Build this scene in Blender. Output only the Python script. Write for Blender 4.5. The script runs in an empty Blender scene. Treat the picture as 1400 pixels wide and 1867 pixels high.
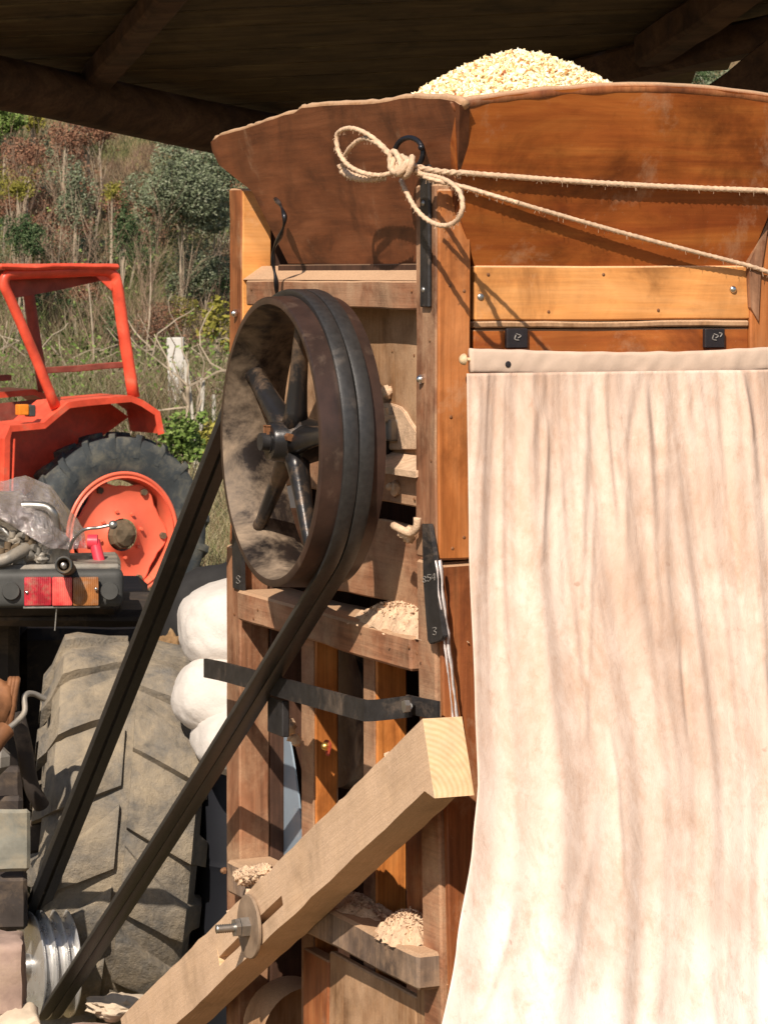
import bpy, bmesh, math, random
from mathutils import Vector, Matrix, noise
rnd = random.Random(7)
PI = math.pi
S = bpy.context.scene
COL = S.collection

# ------------------------------------------------------------------ camera, sky, sun, exposure
F, CX, HY, H = 5800.0, 700.0, 500.0, 2.0
cam_d = bpy.data.cameras.new('camera')
cam = bpy.data.objects.new('camera', cam_d); COL.objects.link(cam)
cam.location = (0, 0, H); cam.rotation_euler = (PI/2, 0, 0)
cam_d.sensor_fit = 'HORIZONTAL'; cam_d.sensor_width = 36
cam_d.lens = F/1400*36
cam_d.shift_y = -(933.5-HY)/1400
cam_d.clip_start = .1; cam_d.clip_end = 2000
cam_d.dof.use_dof = True; cam_d.dof.focus_distance = 6.1; cam_d.dof.aperture_fstop = 45
S.camera = cam
EL = math.radians(42)
sun_to = Vector((-.30*math.cos(EL), -.954*math.cos(EL), math.sin(EL))).normalized()
w = bpy.data.worlds.new('World'); S.world = w; w.use_nodes = True
nt = w.node_tree; nt.nodes.clear()
sky = nt.nodes.new('ShaderNodeTexSky'); sky.sky_type = 'NISHITA'; sky.sun_disc = False
sky.sun_elevation = EL; sky.sun_rotation = math.atan2(sun_to.x, sun_to.y) % (2*PI)
bg = nt.nodes.new('ShaderNodeBackground'); bg.inputs[1].default_value = .085
wo = nt.nodes.new('ShaderNodeOutputWorld')
nt.links.new(sky.outputs[0], bg.inputs[0]); nt.links.new(bg.outputs[0], wo.inputs[0])
sl = bpy.data.lights.new('sun', 'SUN'); sl.energy = 5.0; sl.angle = math.radians(.5); sl.color = (1, .885, .755)
so = bpy.data.objects.new('sun', sl); COL.objects.link(so)
so.rotation_euler = (-sun_to).to_track_quat('-Z', 'Y').to_euler()
S.view_settings.view_transform = 'Standard'; S.view_settings.look = 'None'
S.view_settings.exposure = .32; S.view_settings.gamma = 1
S.view_settings.use_curve_mapping = False

# ------------------------------------------------------------------ helpers
def W(px, py, Y): return Vector(((px-CX)/F*Y, Y, H-(py-HY)/F*Y))

class Frame:
    """A vertical-axis frame on the ground; solves where a sight line meets one of its planes."""
    def __init__(s, ox, oy, deg):
        s.ox, s.oy, s.a = ox, oy, math.radians(deg); s.c, s.s = math.cos(s.a), math.sin(s.a)
    def X(s, px, py, x):
        k = (px-CX)/F
        y = (s.ox+s.c*x-k*(s.oy+s.s*x))/(s.s+k*s.c)
        Y = s.oy+s.s*x+s.c*y
        return Vector((x, y, H-(py-HY)/F*Y))
    def Y(s, px, py, y):
        k = (px-CX)/F
        x = (k*(s.oy+s.c*y)-s.ox+s.s*y)/(s.c-k*s.s)
        Y = s.oy+s.s*x+s.c*y
        return Vector((x, y, H-(py-HY)/F*Y))
    def loc(s, v):
        dx, dy = v.x-s.ox, v.y-s.oy
        return Vector((s.c*dx+s.s*dy, -s.s*dx+s.c*dy, v.z))
    def root(s, name, label, cat, group=None):
        o = bpy.data.objects.new(name, None); COL.objects.link(o)
        o.location = (s.ox, s.oy, 0); o.rotation_euler = (0, 0, s.a)
        return tag(o, label, cat, group)

def tag(o, label=None, cat=None, group=None, kind=None):
    if label: o['label'] = label
    if cat: o['category'] = cat
    if group: o['group'] = group
    if kind: o['kind'] = kind
    return o

def empty(name, loc, label, cat, rz=0, group=None):
    o = bpy.data.objects.new(name, None); COL.objects.link(o)
    o.location = loc; o.rotation_euler = (0, 0, rz)
    return tag(o, label, cat, group)

def obj(name, bm, m, parent=None, smooth=False, angle=None):
    me = bpy.data.meshes.new(name)
    bm.normal_update(); bm.to_mesh(me); bm.free()
    mats = m if isinstance(m, (list, tuple)) else [m]
    for k in mats: me.materials.append(k)
    if smooth:
        me.polygons.foreach_set('use_smooth', [True]*len(me.polygons))
        if angle:
            try: me.set_sharp_from_angle(angle=math.radians(angle))
            except Exception: pass
    o = bpy.data.objects.new(name, me); COL.objects.link(o)
    if parent: o.parent = parent
    return o

def pyobj(name, vs, fs, m, parent=None, smooth=False, mi=None):
    me = bpy.data.meshes.new(name); me.from_pydata(vs, [], fs)
    for k in (m if isinstance(m, (list, tuple)) else [m]): me.materials.append(k)
    if mi: me.polygons.foreach_set('material_index', mi)
    if smooth: me.polygons.foreach_set('use_smooth', [True]*len(me.polygons))
    me.update()
    o = bpy.data.objects.new(name, me); COL.objects.link(o)
    if parent: o.parent = parent
    return o

def merge(bm, t, M=None):
    if M is not None: bmesh.ops.transform(t, matrix=M, verts=t.verts)
    me = bpy.data.meshes.new('tmp'); t.to_mesh(me); t.free()
    bm.from_mesh(me); bpy.data.meshes.remove(me)

def box(bm, lo, hi, bev=.003, seg=0, jit=0, M=None, bs=1):
    """Bevelled box; seg cuts it along its axes, jit makes it uneven."""
    lo, hi = Vector(lo), Vector(hi)
    t = bmesh.new(); bmesh.ops.create_cube(t, size=1)
    d = hi-lo; c = (hi+lo)/2
    for v in t.verts: v.co = Vector((v.co.x*d.x, v.co.y*d.y, v.co.z*d.z))+c
    if bev: bmesh.ops.bevel(t, geom=t.edges[:]+t.verts[:], offset=min(bev, min(abs(k) for k in d)*.4), segments=bs, affect='EDGES', profile=.6)
    if seg:
        for ax in range(3):
            n = int(abs(d[ax])/seg)
            for i in range(1, n+1):
                no = Vector((0, 0, 0)); no[ax] = 1
                co = Vector(c); co[ax] = lo[ax]+d[ax]*i/(n+1)
                bmesh.ops.bisect_plane(t, geom=t.verts[:]+t.edges[:]+t.faces[:], plane_co=co, plane_no=no)
    if jit:
        for v in t.verts:
            v.co += noise.noise_vector(v.co*5+Vector((lo.x*7, hi.y*3, 1.7)))*jit + noise.noise_vector(v.co*31)*jit*.35
    merge(bm, t, M)

def axes_matrix(p, x, z):
    x = x.normalized(); y = z.cross(x).normalized(); z = x.cross(y)
    return Matrix(((x.x, y.x, z.x, p.x), (x.y, y.y, z.y, p.y), (x.z, y.z, z.z, p.z), (0, 0, 0, 1)))

def beam(bm, p0, p1, wid, hei, up=(0, 0, 1), bev=.003, seg=0, jit=0, bs=1):
    p0, p1 = Vector(p0), Vector(p1); L = (p1-p0).length
    box(bm, (0, -wid/2, -hei/2), (L, wid/2, hei/2), bev, seg, jit, axes_matrix(p0, p1-p0, Vector(up)), bs)

def slab(bm, pts, off, bev=0):
    """Polygon of 3-D points given thickness along off."""
    off = Vector(off); t = bmesh.new()
    a = [t.verts.new(Vector(p)) for p in pts]; b = [t.verts.new(Vector(p)+off) for p in pts]
    t.faces.new(a); t.faces.new(b[::-1])
    n = len(pts)
    for i in range(n): t.faces.new((a[i], b[i], b[(i+1) % n], a[(i+1) % n]))
    bmesh.ops.recalc_face_normals(t, faces=t.faces)
    if bev: bmesh.ops.bevel(t, geom=t.edges[:], offset=bev, segments=2, affect='EDGES')
    merge(bm, t)

def catmull(P, n=8, closed=False):
    P = [Vector(p) for p in P]; out = []
    N = len(P); rng = range(N if closed else N-1)
    for i in rng:
        a = P[(i-1) % N] if closed or i > 0 else P[0]*2-P[1]
        b, c = P[i], P[(i+1) % N]
        d = P[(i+2) % N] if closed or i+2 < N else P[-1]*2-P[-2]
        for k in range(n):
            t = k/n
            out.append(.5*((2*b)+(c-a)*t+(2*a-5*b+4*c-d)*t*t+(3*b-a-3*c+d)*t**3))
    if not closed: out.append(P[-1])
    return out

def tube(bm, pts, r, seg=8, closed=False, caps=True, twist=0, lobes=0, ecc=1, squash=None):
    """Swept tube. r: number or f(u). twist/lobes give laid rope."""
    pts = [Vector(p) for p in pts]; N = len(pts)
    rf = r if callable(r) else (lambda u: r)
    T = []
    for i in range(N):
        a = pts[(i-1) % N] if (closed or i) else pts[0]
        b = pts[(i+1) % N] if (closed or i < N-1) else pts[-1]
        T.append((b-a).normalized() if (b-a).length > 1e-9 else Vector((0, 0, 1)))
    n = T[0].orthogonal().normalized(); rings = []; s = 0
    for i in range(N):
        if i:
            n = (n-T[i]*n.dot(T[i])).normalized(); s += (pts[i]-pts[i-1]).length
        b = T[i].cross(n); rr = rf(i/max(1, N-1)); ring = []
        for k in range(seg):
            th = 2*PI*k/seg
            q = rr*(1+(.22*math.cos(lobes*(th)+twist*s) if lobes else 0))
            ring.append(bm.verts.new(pts[i]+(n*math.cos(th)+b*math.sin(th)*ecc)*q))
        rings.append(ring)
    for i in range(N if closed else N-1):
        A, B = rings[i], rings[(i+1) % N]
        for k in range(seg): bm.faces.new((A[k], A[(k+1) % seg], B[(k+1) % seg], B[k]))
    if caps and not closed:
        bm.faces.new(rings[0][::-1]); bm.faces.new(rings[-1])

def lathe(bm, prof, n=48, axis='x', c=(0, 0, 0), closed=False, a0=0, a1=2*PI):
    """prof: (along, radius) pairs spun about an axis."""
    c = Vector(c); full = abs(a1-a0-2*PI) < 1e-6; rings = []
    for i in range(n if full else n+1):
        th = a0+(a1-a0)*i/n; co, si = math.cos(th), math.sin(th); ring = []
        for u, r in prof:
            v = {'x': (u, r*co, r*si), 'y': (r*co, u, r*si), 'z': (r*co, r*si, u)}[axis]
            ring.append(bm.verts.new(c+Vector(v)))
        rings.append(ring)
    m = len(prof)
    for i in range(n):
        A = rings[i]; B = rings[(i+1) % len(rings)]
        for k in range(m if closed else m-1):
            k2 = (k+1) % m
            bm.faces.new((A[k], A[k2], B[k2], B[k]))
    if not closed:
        for k, rv in ((0, False), (m-1, True)):
            if prof[k][1] > 1e-5 and full and prof[k][1] < .035:
                f = [r[k] for r in rings]; bm.faces.new(f[::-1] if rv else f)
    bmesh.ops.recalc_face_normals(bm, faces=bm.faces)

def cyl(bm, p0, p1, r, seg=16, r1=None):
    tube(bm, [p0, Vector(p0).lerp(Vector(p1), .5), p1], (lambda u: r+(r1-r)*u) if r1 is not None else r, seg)

def hexnut(bm, p, d, r, h): cyl(bm, Vector(p), Vector(p)+Vector(d).normalized()*h, r, 6)

def dome(bm, c, nrm, r, h):
    c = Vector(c); nrm = Vector(nrm).normalized()
    tube(bm, [c+nrm*h*math.sin(t*PI/2/5) for t in range(6)], lambda u: r*max(.05, math.cos(u*PI/2*.97)), 12)

def blob(bm, c, r, sc=(1, 1, 1), amp=.3, freq=6, sub=3, seed=0):
    t = bmesh.new(); bmesh.ops.create_icosphere(t, subdivisions=sub, radius=1)
    for v in t.verts:
        d = v.co.normalized(); q = 1+amp*noise.fractal(d*freq*.4+Vector((seed*3.1, seed, 0)), 1, 2, 4)
        v.co = Vector((d.x*sc[0], d.y*sc[1], d.z*sc[2]))*r*q
    merge(bm, t, Matrix.Translation(Vector(c)))

# ------------------------------------------------------------------ materials
def L(c):  return (c[0], c[1], c[2], 1)
class NT:
    def __init__(s, name):
        s.m = bpy.data.materials.new(name); s.m.use_nodes = True; s.t = s.m.node_tree
        s.p = s.t.nodes['Principled BSDF']; s.co = s.t.nodes.new('ShaderNodeTexCoord')
    def n(s, k, **kw):
        x = s.t.nodes.new('ShaderNode'+k)
        for a, b in kw.items(): setattr(x, a, b)
        return x
    def l(s, a, b): s.t.links.new(a, b)
    def noise(s, sc=(1, 1, 1), scale=5, det=6, rough=.55, dist=0, vec=None):
        mp = s.n('Mapping'); mp.inputs['Scale'].default_value = sc
        s.l(vec or s.co.outputs['Object'], mp.inputs[0])
        k = s.n('TexNoise'); k.inputs['Scale'].default_value = scale; k.inputs['Detail'].default_value = det
        k.inputs['Roughness'].default_value = rough; k.inputs['Distortion'].default_value = dist
        s.l(mp.outputs[0], k.inputs['Vector']); return k.outputs['Fac']
    def ramp(s, f, stops):
        r = s.n('ValToRGB'); e = r.color_ramp.elements
        e[0].position = stops[0][0]; e[0].color = L(stops[0][1]) if not isinstance(stops[0][1], (int, float)) else (stops[0][1],)*3+(1,)
        e[1].position = stops[-1][0]; e[1].color = L(stops[-1][1]) if not isinstance(stops[-1][1], (int, float)) else (stops[-1][1],)*3+(1,)
        for p, c in stops[1:-1]:
            x = e.new(p); x.color = L(c) if not isinstance(c, (int, float)) else (c,)*3+(1,)
        s.l(f, r.inputs[0]); return r.outputs[0]
    def mix(s, f, a, b, bt='MIX'):
        m = s.n('Mix', data_type='RGBA', blend_type=bt)
        for sock, v in ((m.inputs[0], f), (m.inputs[6], a), (m.inputs[7], b)):
            if hasattr(v, 'is_output'): s.l(v, sock)
            elif isinstance(v, (int, float)): sock.default_value = v if sock == m.inputs[0] else (v, v, v, 1)
            else: sock.default_value = L(v)
        return m.outputs[2]
    def math(s, op, a, b):
        m = s.n('Math', operation=op)
        for i, v in enumerate((a, b)):
            if hasattr(v, 'is_output'): s.l(v, m.inputs[i])
            else: m.inputs[i].default_value = v
        return m.outputs[0]
    def up(s, lo=.35, hi=.8):
        g = s.n('NewGeometry'); x = s.n('SeparateXYZ'); s.l(g.outputs['Normal'], x.inputs[0])
        mr = s.n('MapRange'); mr.inputs[1].default_value = lo; mr.inputs[2].default_value = hi
        s.l(x.outputs[2], mr.inputs[0]); return mr.outputs[0]
    def bump(s, f, st=.3, d=.002):
        b = s.n('Bump'); b.inputs['Strength'].default_value = st; b.inputs['Distance'].default_value = d
        s.l(f, b.inputs['Height']); s.l(b.outputs[0], s.p.inputs['Normal'])
    def col(s, c): s.l(c, s.p.inputs['Base Color'])
    def rough(s, v):
        if hasattr(v, 'is_output'): s.l(v, s.p.inputs['Roughness'])
        else: s.p.inputs['Roughness'].default_value = v
    def spec(s, v): s.p.inputs['Specular IOR Level'].default_value = v

DUST = (.50, .32, .19)
def wood(name, dark, mid, light, axis='z', dust=.2, dcol=DUST, rough=.5, off=0, topdust=.85, streak=(0, 0, 0), rot=0, gc=.55, bump=.35, spec=.35):
    k = NT(name)
    st = {'x': (.16, 1, 1), 'y': (1, .16, 1), 'z': (1, 1, .16)}[axis]
    cmap = k.n('Mapping'); cmap.inputs['Location'].default_value = (off*1.7, off*.9, off*2.3)
    cmap.inputs['Rotation'].default_value = (rot, 0, 0); k.l(k.co.outputs['Object'], cmap.inputs[0]); V = cmap.outputs[0]
    g = k.noise(st, 16, 5, .6, 1.2, V)
    base = k.ramp(g, [(.28, dark), (.5, mid), (.72, light)])
    fine = k.noise(tuple(a*a for a in st), 130, 4, .7, .2, V)
    base = k.mix(gc, base, k.ramp(fine, [(.3, .45), (.6, 1.15)]), 'MULTIPLY')
    stain = k.noise((1, 1, 1), 5.5, 6, .65, .5, V)
    base = k.mix(k.ramp(stain, [(.50, 0), (.72, .8)]), base, tuple(c*.35 for c in dark))
    blotch = k.noise((1, 1, 1), 4.5, 5, .62, .8, V)
    base = k.mix(.6, base, k.ramp(blotch, [(.32, .58), (.68, 1.3)]), 'MULTIPLY')
    scr = k.noise((3, 3, 1), 60, 3, .8, 2, V)
    base = k.mix(k.ramp(scr, [(.68, 0), (.74, .55)]), base, dcol)
    dn = k.noise((1, 1, .8), 7, 9, .72, .3, V)
    c0 = .78-.55*dust
    df = k.ramp(dn, [(max(.02, c0-.1), 0), (min(.98, c0+.22), .92)])
    df = k.mix(k.math('MULTIPLY', k.up(), topdust), df, (1, 1, 1))
    g2 = k.noise((1, 1, 1), 320, 2, .5, 0, V)
    dc = k.mix(.5, dcol, k.ramp(g2, [(.3, .6), (.7, 1.3)]), 'MULTIPLY')
    k.col(k.mix(df, base, dc))
    k.rough(k.ramp(df, [(0, rough), (1, .95)])); k.spec(spec)
    h = k.math('ADD', k.math('MULTIPLY', fine, .6), k.math('MULTIPLY', dn, 1.0))
    k.bump(h, bump, .004)
    return k.m

def plain(name, c, rough=.6, metal=0, var=.25, scale=20, dust=0, dcol=DUST, bump=.15, spec=.4, topdust=0, c2=None, dscale=9, bd=.003):
    k = NT(name)
    a = k.noise((1, 1, 1), scale, 6, .6)
    base = k.mix(k.ramp(a, [(.3, 0), (.7, 1)]), tuple(x*(1-var) for x in c), c2 or tuple(min(1, x*(1+var)) for x in c))
    if dust or topdust:
        d = k.noise((1, 1, 1), dscale, 9, .7, .4); c0 = .78-.55*dust
        df = k.ramp(d, [(max(.02, c0-.12), 0), (min(.98, c0+.2), .95)])
        if topdust: df = k.mix(k.math('MULTIPLY', k.up(), topdust), df, (1, 1, 1))
        base = k.mix(df, base, dcol); k.rough(k.ramp(df, [(0, rough), (1, .95)]))
        if metal: k.l(k.ramp(df, [(0, metal), (1, 0)]), k.p.inputs['Metallic'])
    else:
        k.rough(k.ramp(k.noise((1, 1, 1), scale*3, 4), [(.3, max(.05, rough-.12)), (.7, min(1, rough+.12))]))
        k.p.inputs['Metallic'].default_value = metal
    k.col(base); k.spec(spec); k.bump(k.noise((1, 1, 1), scale*4 if bd < .004 else scale*1.6, 8, .7), bump, bd)
    return k.m

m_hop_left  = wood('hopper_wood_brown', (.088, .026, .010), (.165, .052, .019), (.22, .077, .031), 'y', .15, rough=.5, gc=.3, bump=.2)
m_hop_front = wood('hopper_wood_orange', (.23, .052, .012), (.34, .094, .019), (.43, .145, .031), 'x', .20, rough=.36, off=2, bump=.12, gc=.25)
m_plank     = wood('plank_light_orange', (.55, .21, .055), (.68, .30, .09), (.74, .36, .13), 'x', .18, rough=.45, off=3, bump=.12, dcol=(.70, .42, .23), gc=.3)
m_post_f    = wood('post_orange', (.26, .080, .020), (.40, .14, .040), (.50, .20, .07), 'z', .24, rough=.42, off=4, gc=.4)
m_post_l    = wood('post_brown_dusty', (.15, .055, .025), (.27, .12, .06), (.38, .2, .11), 'z', .44, rough=.6, off=5)
m_red       = wood('board_reddish', (.17, .050, .018), (.28, .090, .030), (.38, .15, .055), 'z', .25, rough=.5, off=6)
m_rail      = wood('rail_brown_dusty', (.17, .065, .03), (.30, .13, .065), (.40, .2, .11), 'y', .50, rough=.65, off=7)
m_panel     = wood('panel_dusty', (.20, .09, .035), (.32, .17, .08), (.42, .25, .13), 'z', .52, rough=.7, off=8)
m_grey      = wood('rail_grey_dusty', (.08, .05, .035), (.16, .11, .08), (.25, .18, .13), 'z', .42, rough=.8, off=9)
m_orange    = wood('upright_orange', (.38, .12, .03), (.56, .20, .05), (.66, .29, .09), 'z', .12, rough=.35, off=10)
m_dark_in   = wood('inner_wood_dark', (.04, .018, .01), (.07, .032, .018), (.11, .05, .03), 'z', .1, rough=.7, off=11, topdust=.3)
m_beam      = wood('timber_raw', (.46, .29, .17), (.57, .38, .23), (.66, .46, .30), 'y', .74, rough=.85, gc=.25, off=12, dcol=(.60, .41, .265), bump=.7, rot=math.radians(25))
m_beam_end  = wood('timber_end', (.60, .34, .14), (.72, .44, .20), (.78, .5, .26), 'z', .08, rough=.7, off=13, bump=.3)
def end_grain():
    k = NT('timber_end_rings'); mp = k.n('Mapping'); mp.inputs['Location'].default_value = (.125, 0, -1.10)
    k.l(k.co.outputs['Object'], mp.inputs[0]); wv = k.n('TexWave', wave_type='RINGS', rings_direction='Y')
    wv.inputs['Scale'].default_value = 32; wv.inputs['Distortion'].default_value = 2.2; wv.inputs['Detail'].default_value = 3; k.l(mp.outputs[0], wv.inputs[0])
    b = k.ramp(wv.outputs['Fac'], [(.1, (.62, .41, .22)), (.8, (.70, .48, .28))])
    n1 = k.noise((1, 1, 1), 30, 7, .7); b = k.mix(.5, b, k.ramp(n1, [(.3, .65), (.7, 1.2)]), 'MULTIPLY')
    n2 = k.noise((1, 1, 1), 12, 6, .7); k.col(k.mix(k.ramp(n2, [(.5, 0), (.75, .8)]), b, (.62, .43, .28)))
    k.rough(.9); k.spec(.1); k.bump(n1, .4, .004); return k.m
m_beam_end = end_grain()
m_roof      = wood('roof_plank', (.05, .032, .015), (.095, .064, .03), (.14, .10, .045), 'x', .05, rough=.8, off=14, topdust=0, dcol=(.2, .15, .09))
m_roof_b    = wood('roof_beam', (.045, .022, .012), (.085, .042, .023), (.12, .066, .036), 'x', .05, rough=.8, off=15, topdust=0, dcol=(.2, .15, .09))
m_iron      = plain('black_iron', (.045, .042, .042), .45, .5, .3, 40, .22, (.30, .21, .14), .3)
m_pul_in    = plain('pulley_iron_dusty', (.028, .022, .020), .35, .4, .4, 9, .46, (.36, .265, .18), .25, dscale=11)
m_spoke     = plain('spoke_black_iron', (.028, .026, .026), .28, .4, .4, 9, .30, (.36, .22, .12), .25, dscale=8)
m_pul_out   = plain('pulley_face_brown', (.050, .032, .026), .34, .3, .3, 12, .16, (.22, .15, .10), .15, c2=(.085, .048, .036))
m_belt      = plain('belt_rubber', (.026, .025, .024), .40, 0, .3, 90, .12, (.12, .095, .075), .2, spec=.5)
m_steel     = plain('steel_dull', (.42, .40, .37), .38, .9, .2, 60, .15, (.4, .3, .2), .1)
m_bright    = plain('bolt_bright', (.75, .73, .70), .22, 1, .1, 60)
m_brass     = plain('bolt_brass', (.75, .50, .16), .3, .9, .1, 60)
m_alu       = plain('pulley_aluminium', (.74, .73, .71), .33, .75, .04, 12, bump=.0)
m_zinc      = plain('zinc_sheet', (.30, .38, .46), .45, .35, .12, 8, .22, (.5, .42, .34), .05)
m_tin       = plain('torn_tin_edge', (.72, .66, .64), .4, .4, .3, 60, .25, (.45, .28, .2), .3)
m_ring      = plain('ring_iron', (.035, .035, .04), .3, .7, .2, 60, .12, (.3, .2, .14))
m_plate     = plain('hinge_plate_black', (.022, .018, .02), .4, .1, .2, 60)
m_scratch   = plain('scratch_marks', (.22, .20, .18), .6, 0, .3, 90)
m_redpaint  = plain('red_paint_daub', (.35, .05, .03), .5, 0, .3, 50)
m_dust      = plain('sawdust', (.62, .43, .285), .97, 0, .22, 60, bump=.9, spec=.05)
m_rusty     = plain('rusty_iron', (.20, .085, .035), .7, .2, .45, 18, .25, (.35, .25, .15))
m_washer    = plain('washer_dusty_steel', (.17, .115, .075), .6, .3, .3, 18, .5, (.38, .27, .18))
m_string    = plain('twine', (.60, .42, .28), .9, 0, .25, 90, bump=.5, spec=.1)
m_sack      = plain('sack_white', (.60, .55, .50), .8, 0, .12, 5, .12, (.56, .47, .39), .7, bd=.012)
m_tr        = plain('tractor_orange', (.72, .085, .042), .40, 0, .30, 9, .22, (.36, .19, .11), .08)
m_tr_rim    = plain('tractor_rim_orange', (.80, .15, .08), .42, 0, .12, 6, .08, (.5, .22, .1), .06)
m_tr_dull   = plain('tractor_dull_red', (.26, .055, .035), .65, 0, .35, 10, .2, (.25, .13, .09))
m_tr_dark   = plain('tractor_dark_iron', (.045, .035, .03), .7, .2, .3, 12, .3, (.20, .14, .09))
m_tyre_r    = plain('tyre_dark_dusty', (.045, .052, .055), .8, 0, .3, 9, .36, (.20, .18, .13), .35)
m_tyre_g    = plain('tyre_grey_mud', (.12, .112, .10), .88, 0, .45, 14, .56, (.34, .275, .19), 1.0, dscale=9, bd=.012)
m_black     = plain('black_plastic', (.055, .055, .052), .6, 0, .2, 25, .18, (.16, .14, .11))
m_gear      = plain('cast_metal_dusty', (.26, .24, .21), .5, .4, .3, 18, .35, (.32, .25, .17), .3)
m_greyplate = plain('grey_metal_plate', (.22, .215, .18), .5, .3, .35, 14, .42, (.34, .27, .17), .2)
m_hub       = plain('hub_dirty_brown', (.12, .085, .05), .8, .1, .4, 18, .2, (.25, .15, .09))
m_pink      = plain('pink_red_paint', (.72, .045, .075), .4, 0, .15, 10)
m_amber_s   = plain('amber_lens_small', (.75, .22, .02), .3, 0, .2, 30)
m_stone     = plain('stone_block', (.30, .21, .17), .9, 0, .25, 14, .3, (.42, .31, .22), .7)
m_stone2    = plain('stone_pale', (.52, .42, .31), .9, 0, .2, 14, .3, (.55, .45, .34), .7)
m_conc      = plain('concrete_post', (.55, .52, .47), .9, 0, .15, 8, .2, (.4, .36, .28), .3)
m_stake     = plain('stake_grey', (.45, .42, .36), .9, 0, .3, 12)
m_rod       = wood('dowel', (.55, .38, .2), (.68, .5, .3), (.75, .58, .36), 'x', .05, rough=.6)

def lens_mat(name, c, c2, dust):
    k = NT(name); v = k.n('TexWave'); v.inputs['Scale'].default_value = 60; k.l(k.co.outputs['Object'], v.inputs[0])
    d = k.noise((1, 1, 1), 22, 5, .6)
    b = k.mix(k.ramp(d, [(.4, 0), (.62, 1)]), c, c2)
    d2 = k.noise((1, 1, 1), 40, 7, .7)
    k.col(k.mix(k.ramp(d2, [(.62-dust*.3, 0), (.85-dust*.3, .7)]), b, (.32, .2, .13)))
    k.rough(.28); k.bump(v.outputs['Fac'], .25, .002); return k.m
m_lens_r = lens_mat('lens_red_dark', (.30, .018, .028), (.62, .03, .055), .5)
m_lens_r2 = lens_mat('lens_red_bright', (.62, .05, .05), (.75, .12, .10), .35)
m_lens_a = lens_mat('lens_amber', (.24, .085, .025), (.38, .15, .045), .5)

def cloth_mat():
    k = NT('curtain_cloth')
    big = k.noise((1, 1, .6), 6.5, 8, .68, .4)
    base = k.ramp(big, [(.28, (.45, .305, .225)), (.46, (.57, .42, .33)), (.62, (.68, .53, .435))])
    sep = k.n('SeparateXYZ'); k.l(k.co.outputs['Object'], sep.inputs[0])
    mr = k.n('MapRange'); mr.inputs[1].default_value = 1.22; mr.inputs[2].default_value = .60
    k.l(sep.outputs[2], mr.inputs[0])
    b2 = k.noise((1, 1, .6), 3.3, 7, .65, .5)
    pale_mix = k.mix(k.ramp(b2, [(.34, .15), (.56, .97)]), base, (.88, .755, .665))
    base = k.mix(mr.outputs[0], base, pale_mix)          # the colour runs paler towards the bottom
    st = k.noise((1.4, 1, .7), 14, 9, .8, .3)
    base = k.mix(k.ramp(st, [(.47, 0), (.66, .50)]), base, (.46, .27, .17))
    sp = k.noise((1, 1, .8), 42, 6, .75)
    base = k.mix(k.ramp(sp, [(.58, 0), (.76, .45)]), base, (.36, .19, .12))
    sp2 = k.noise((1, 1, 1), 26, 2, .5)
    base = k.mix(k.ramp(sp2, [(.76, 0), (.80, .5)]), base, (.34, .18, .12))
    k.col(base); k.rough(.92); k.spec(.08)
    wv = k.noise((1, 1, 1), 380, 3); wr = k.noise((1.6, 1, .7), 24, 5, .6, 1.5)
    k.bump(k.math('ADD', k.math('MULTIPLY', wv, .12), k.math('MULTIPLY', wr, .5)), .45, .006)
    return k.m
m_cloth = cloth_mat()
m_hem = plain('curtain_hem', (.53, .40, .31), .9, 0, .14, 9, .10, (.40, .26, .18), .35, spec=.1)

def plastic_mat():
    k = NT('clear_plastic_bag')
    tr = k.n('BsdfTransparent'); gl = k.n('BsdfGlossy'); df = k.n('BsdfTranslucent'); d2 = k.n('BsdfDiffuse')
    gl.inputs['Roughness'].default_value = .12; gl.inputs[0].default_value = (1, .97, .95, 1)
    d2.inputs[0].default_value = (.52, .45, .44, 1)
    nz = k.noise((1, 1, 1), 12, 6, .6, 2); b = k.n('Bump'); b.inputs['Strength'].default_value = .9; b.inputs['Distance'].default_value = .02
    k.l(nz, b.inputs['Height']); k.l(b.outputs[0], gl.inputs['Normal']); k.l(b.outputs[0], d2.inputs['Normal'])
    a = k.n('MixShader'); a.inputs[0].default_value = .42; k.l(tr.outputs[0], a.inputs[1]); k.l(d2.outputs[0], a.inputs[2])
    c = k.n('MixShader'); fr = k.n('Fresnel'); fr.inputs[0].default_value = 1.6
    k.l(b.outputs[0], fr.inputs['Normal'])
    k.l(k.math('ADD', fr.outputs[0], .08), c.inputs[0]); k.l(a.outputs[0], c.inputs[1]); k.l(gl.outputs[0], c.inputs[2])
    out = [x for x in k.t.nodes if x.type == 'OUTPUT_MATERIAL'][0]; k.l(c.outputs[0], out.inputs[0])
    return k.m
m_plastic = plastic_mat()

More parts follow.
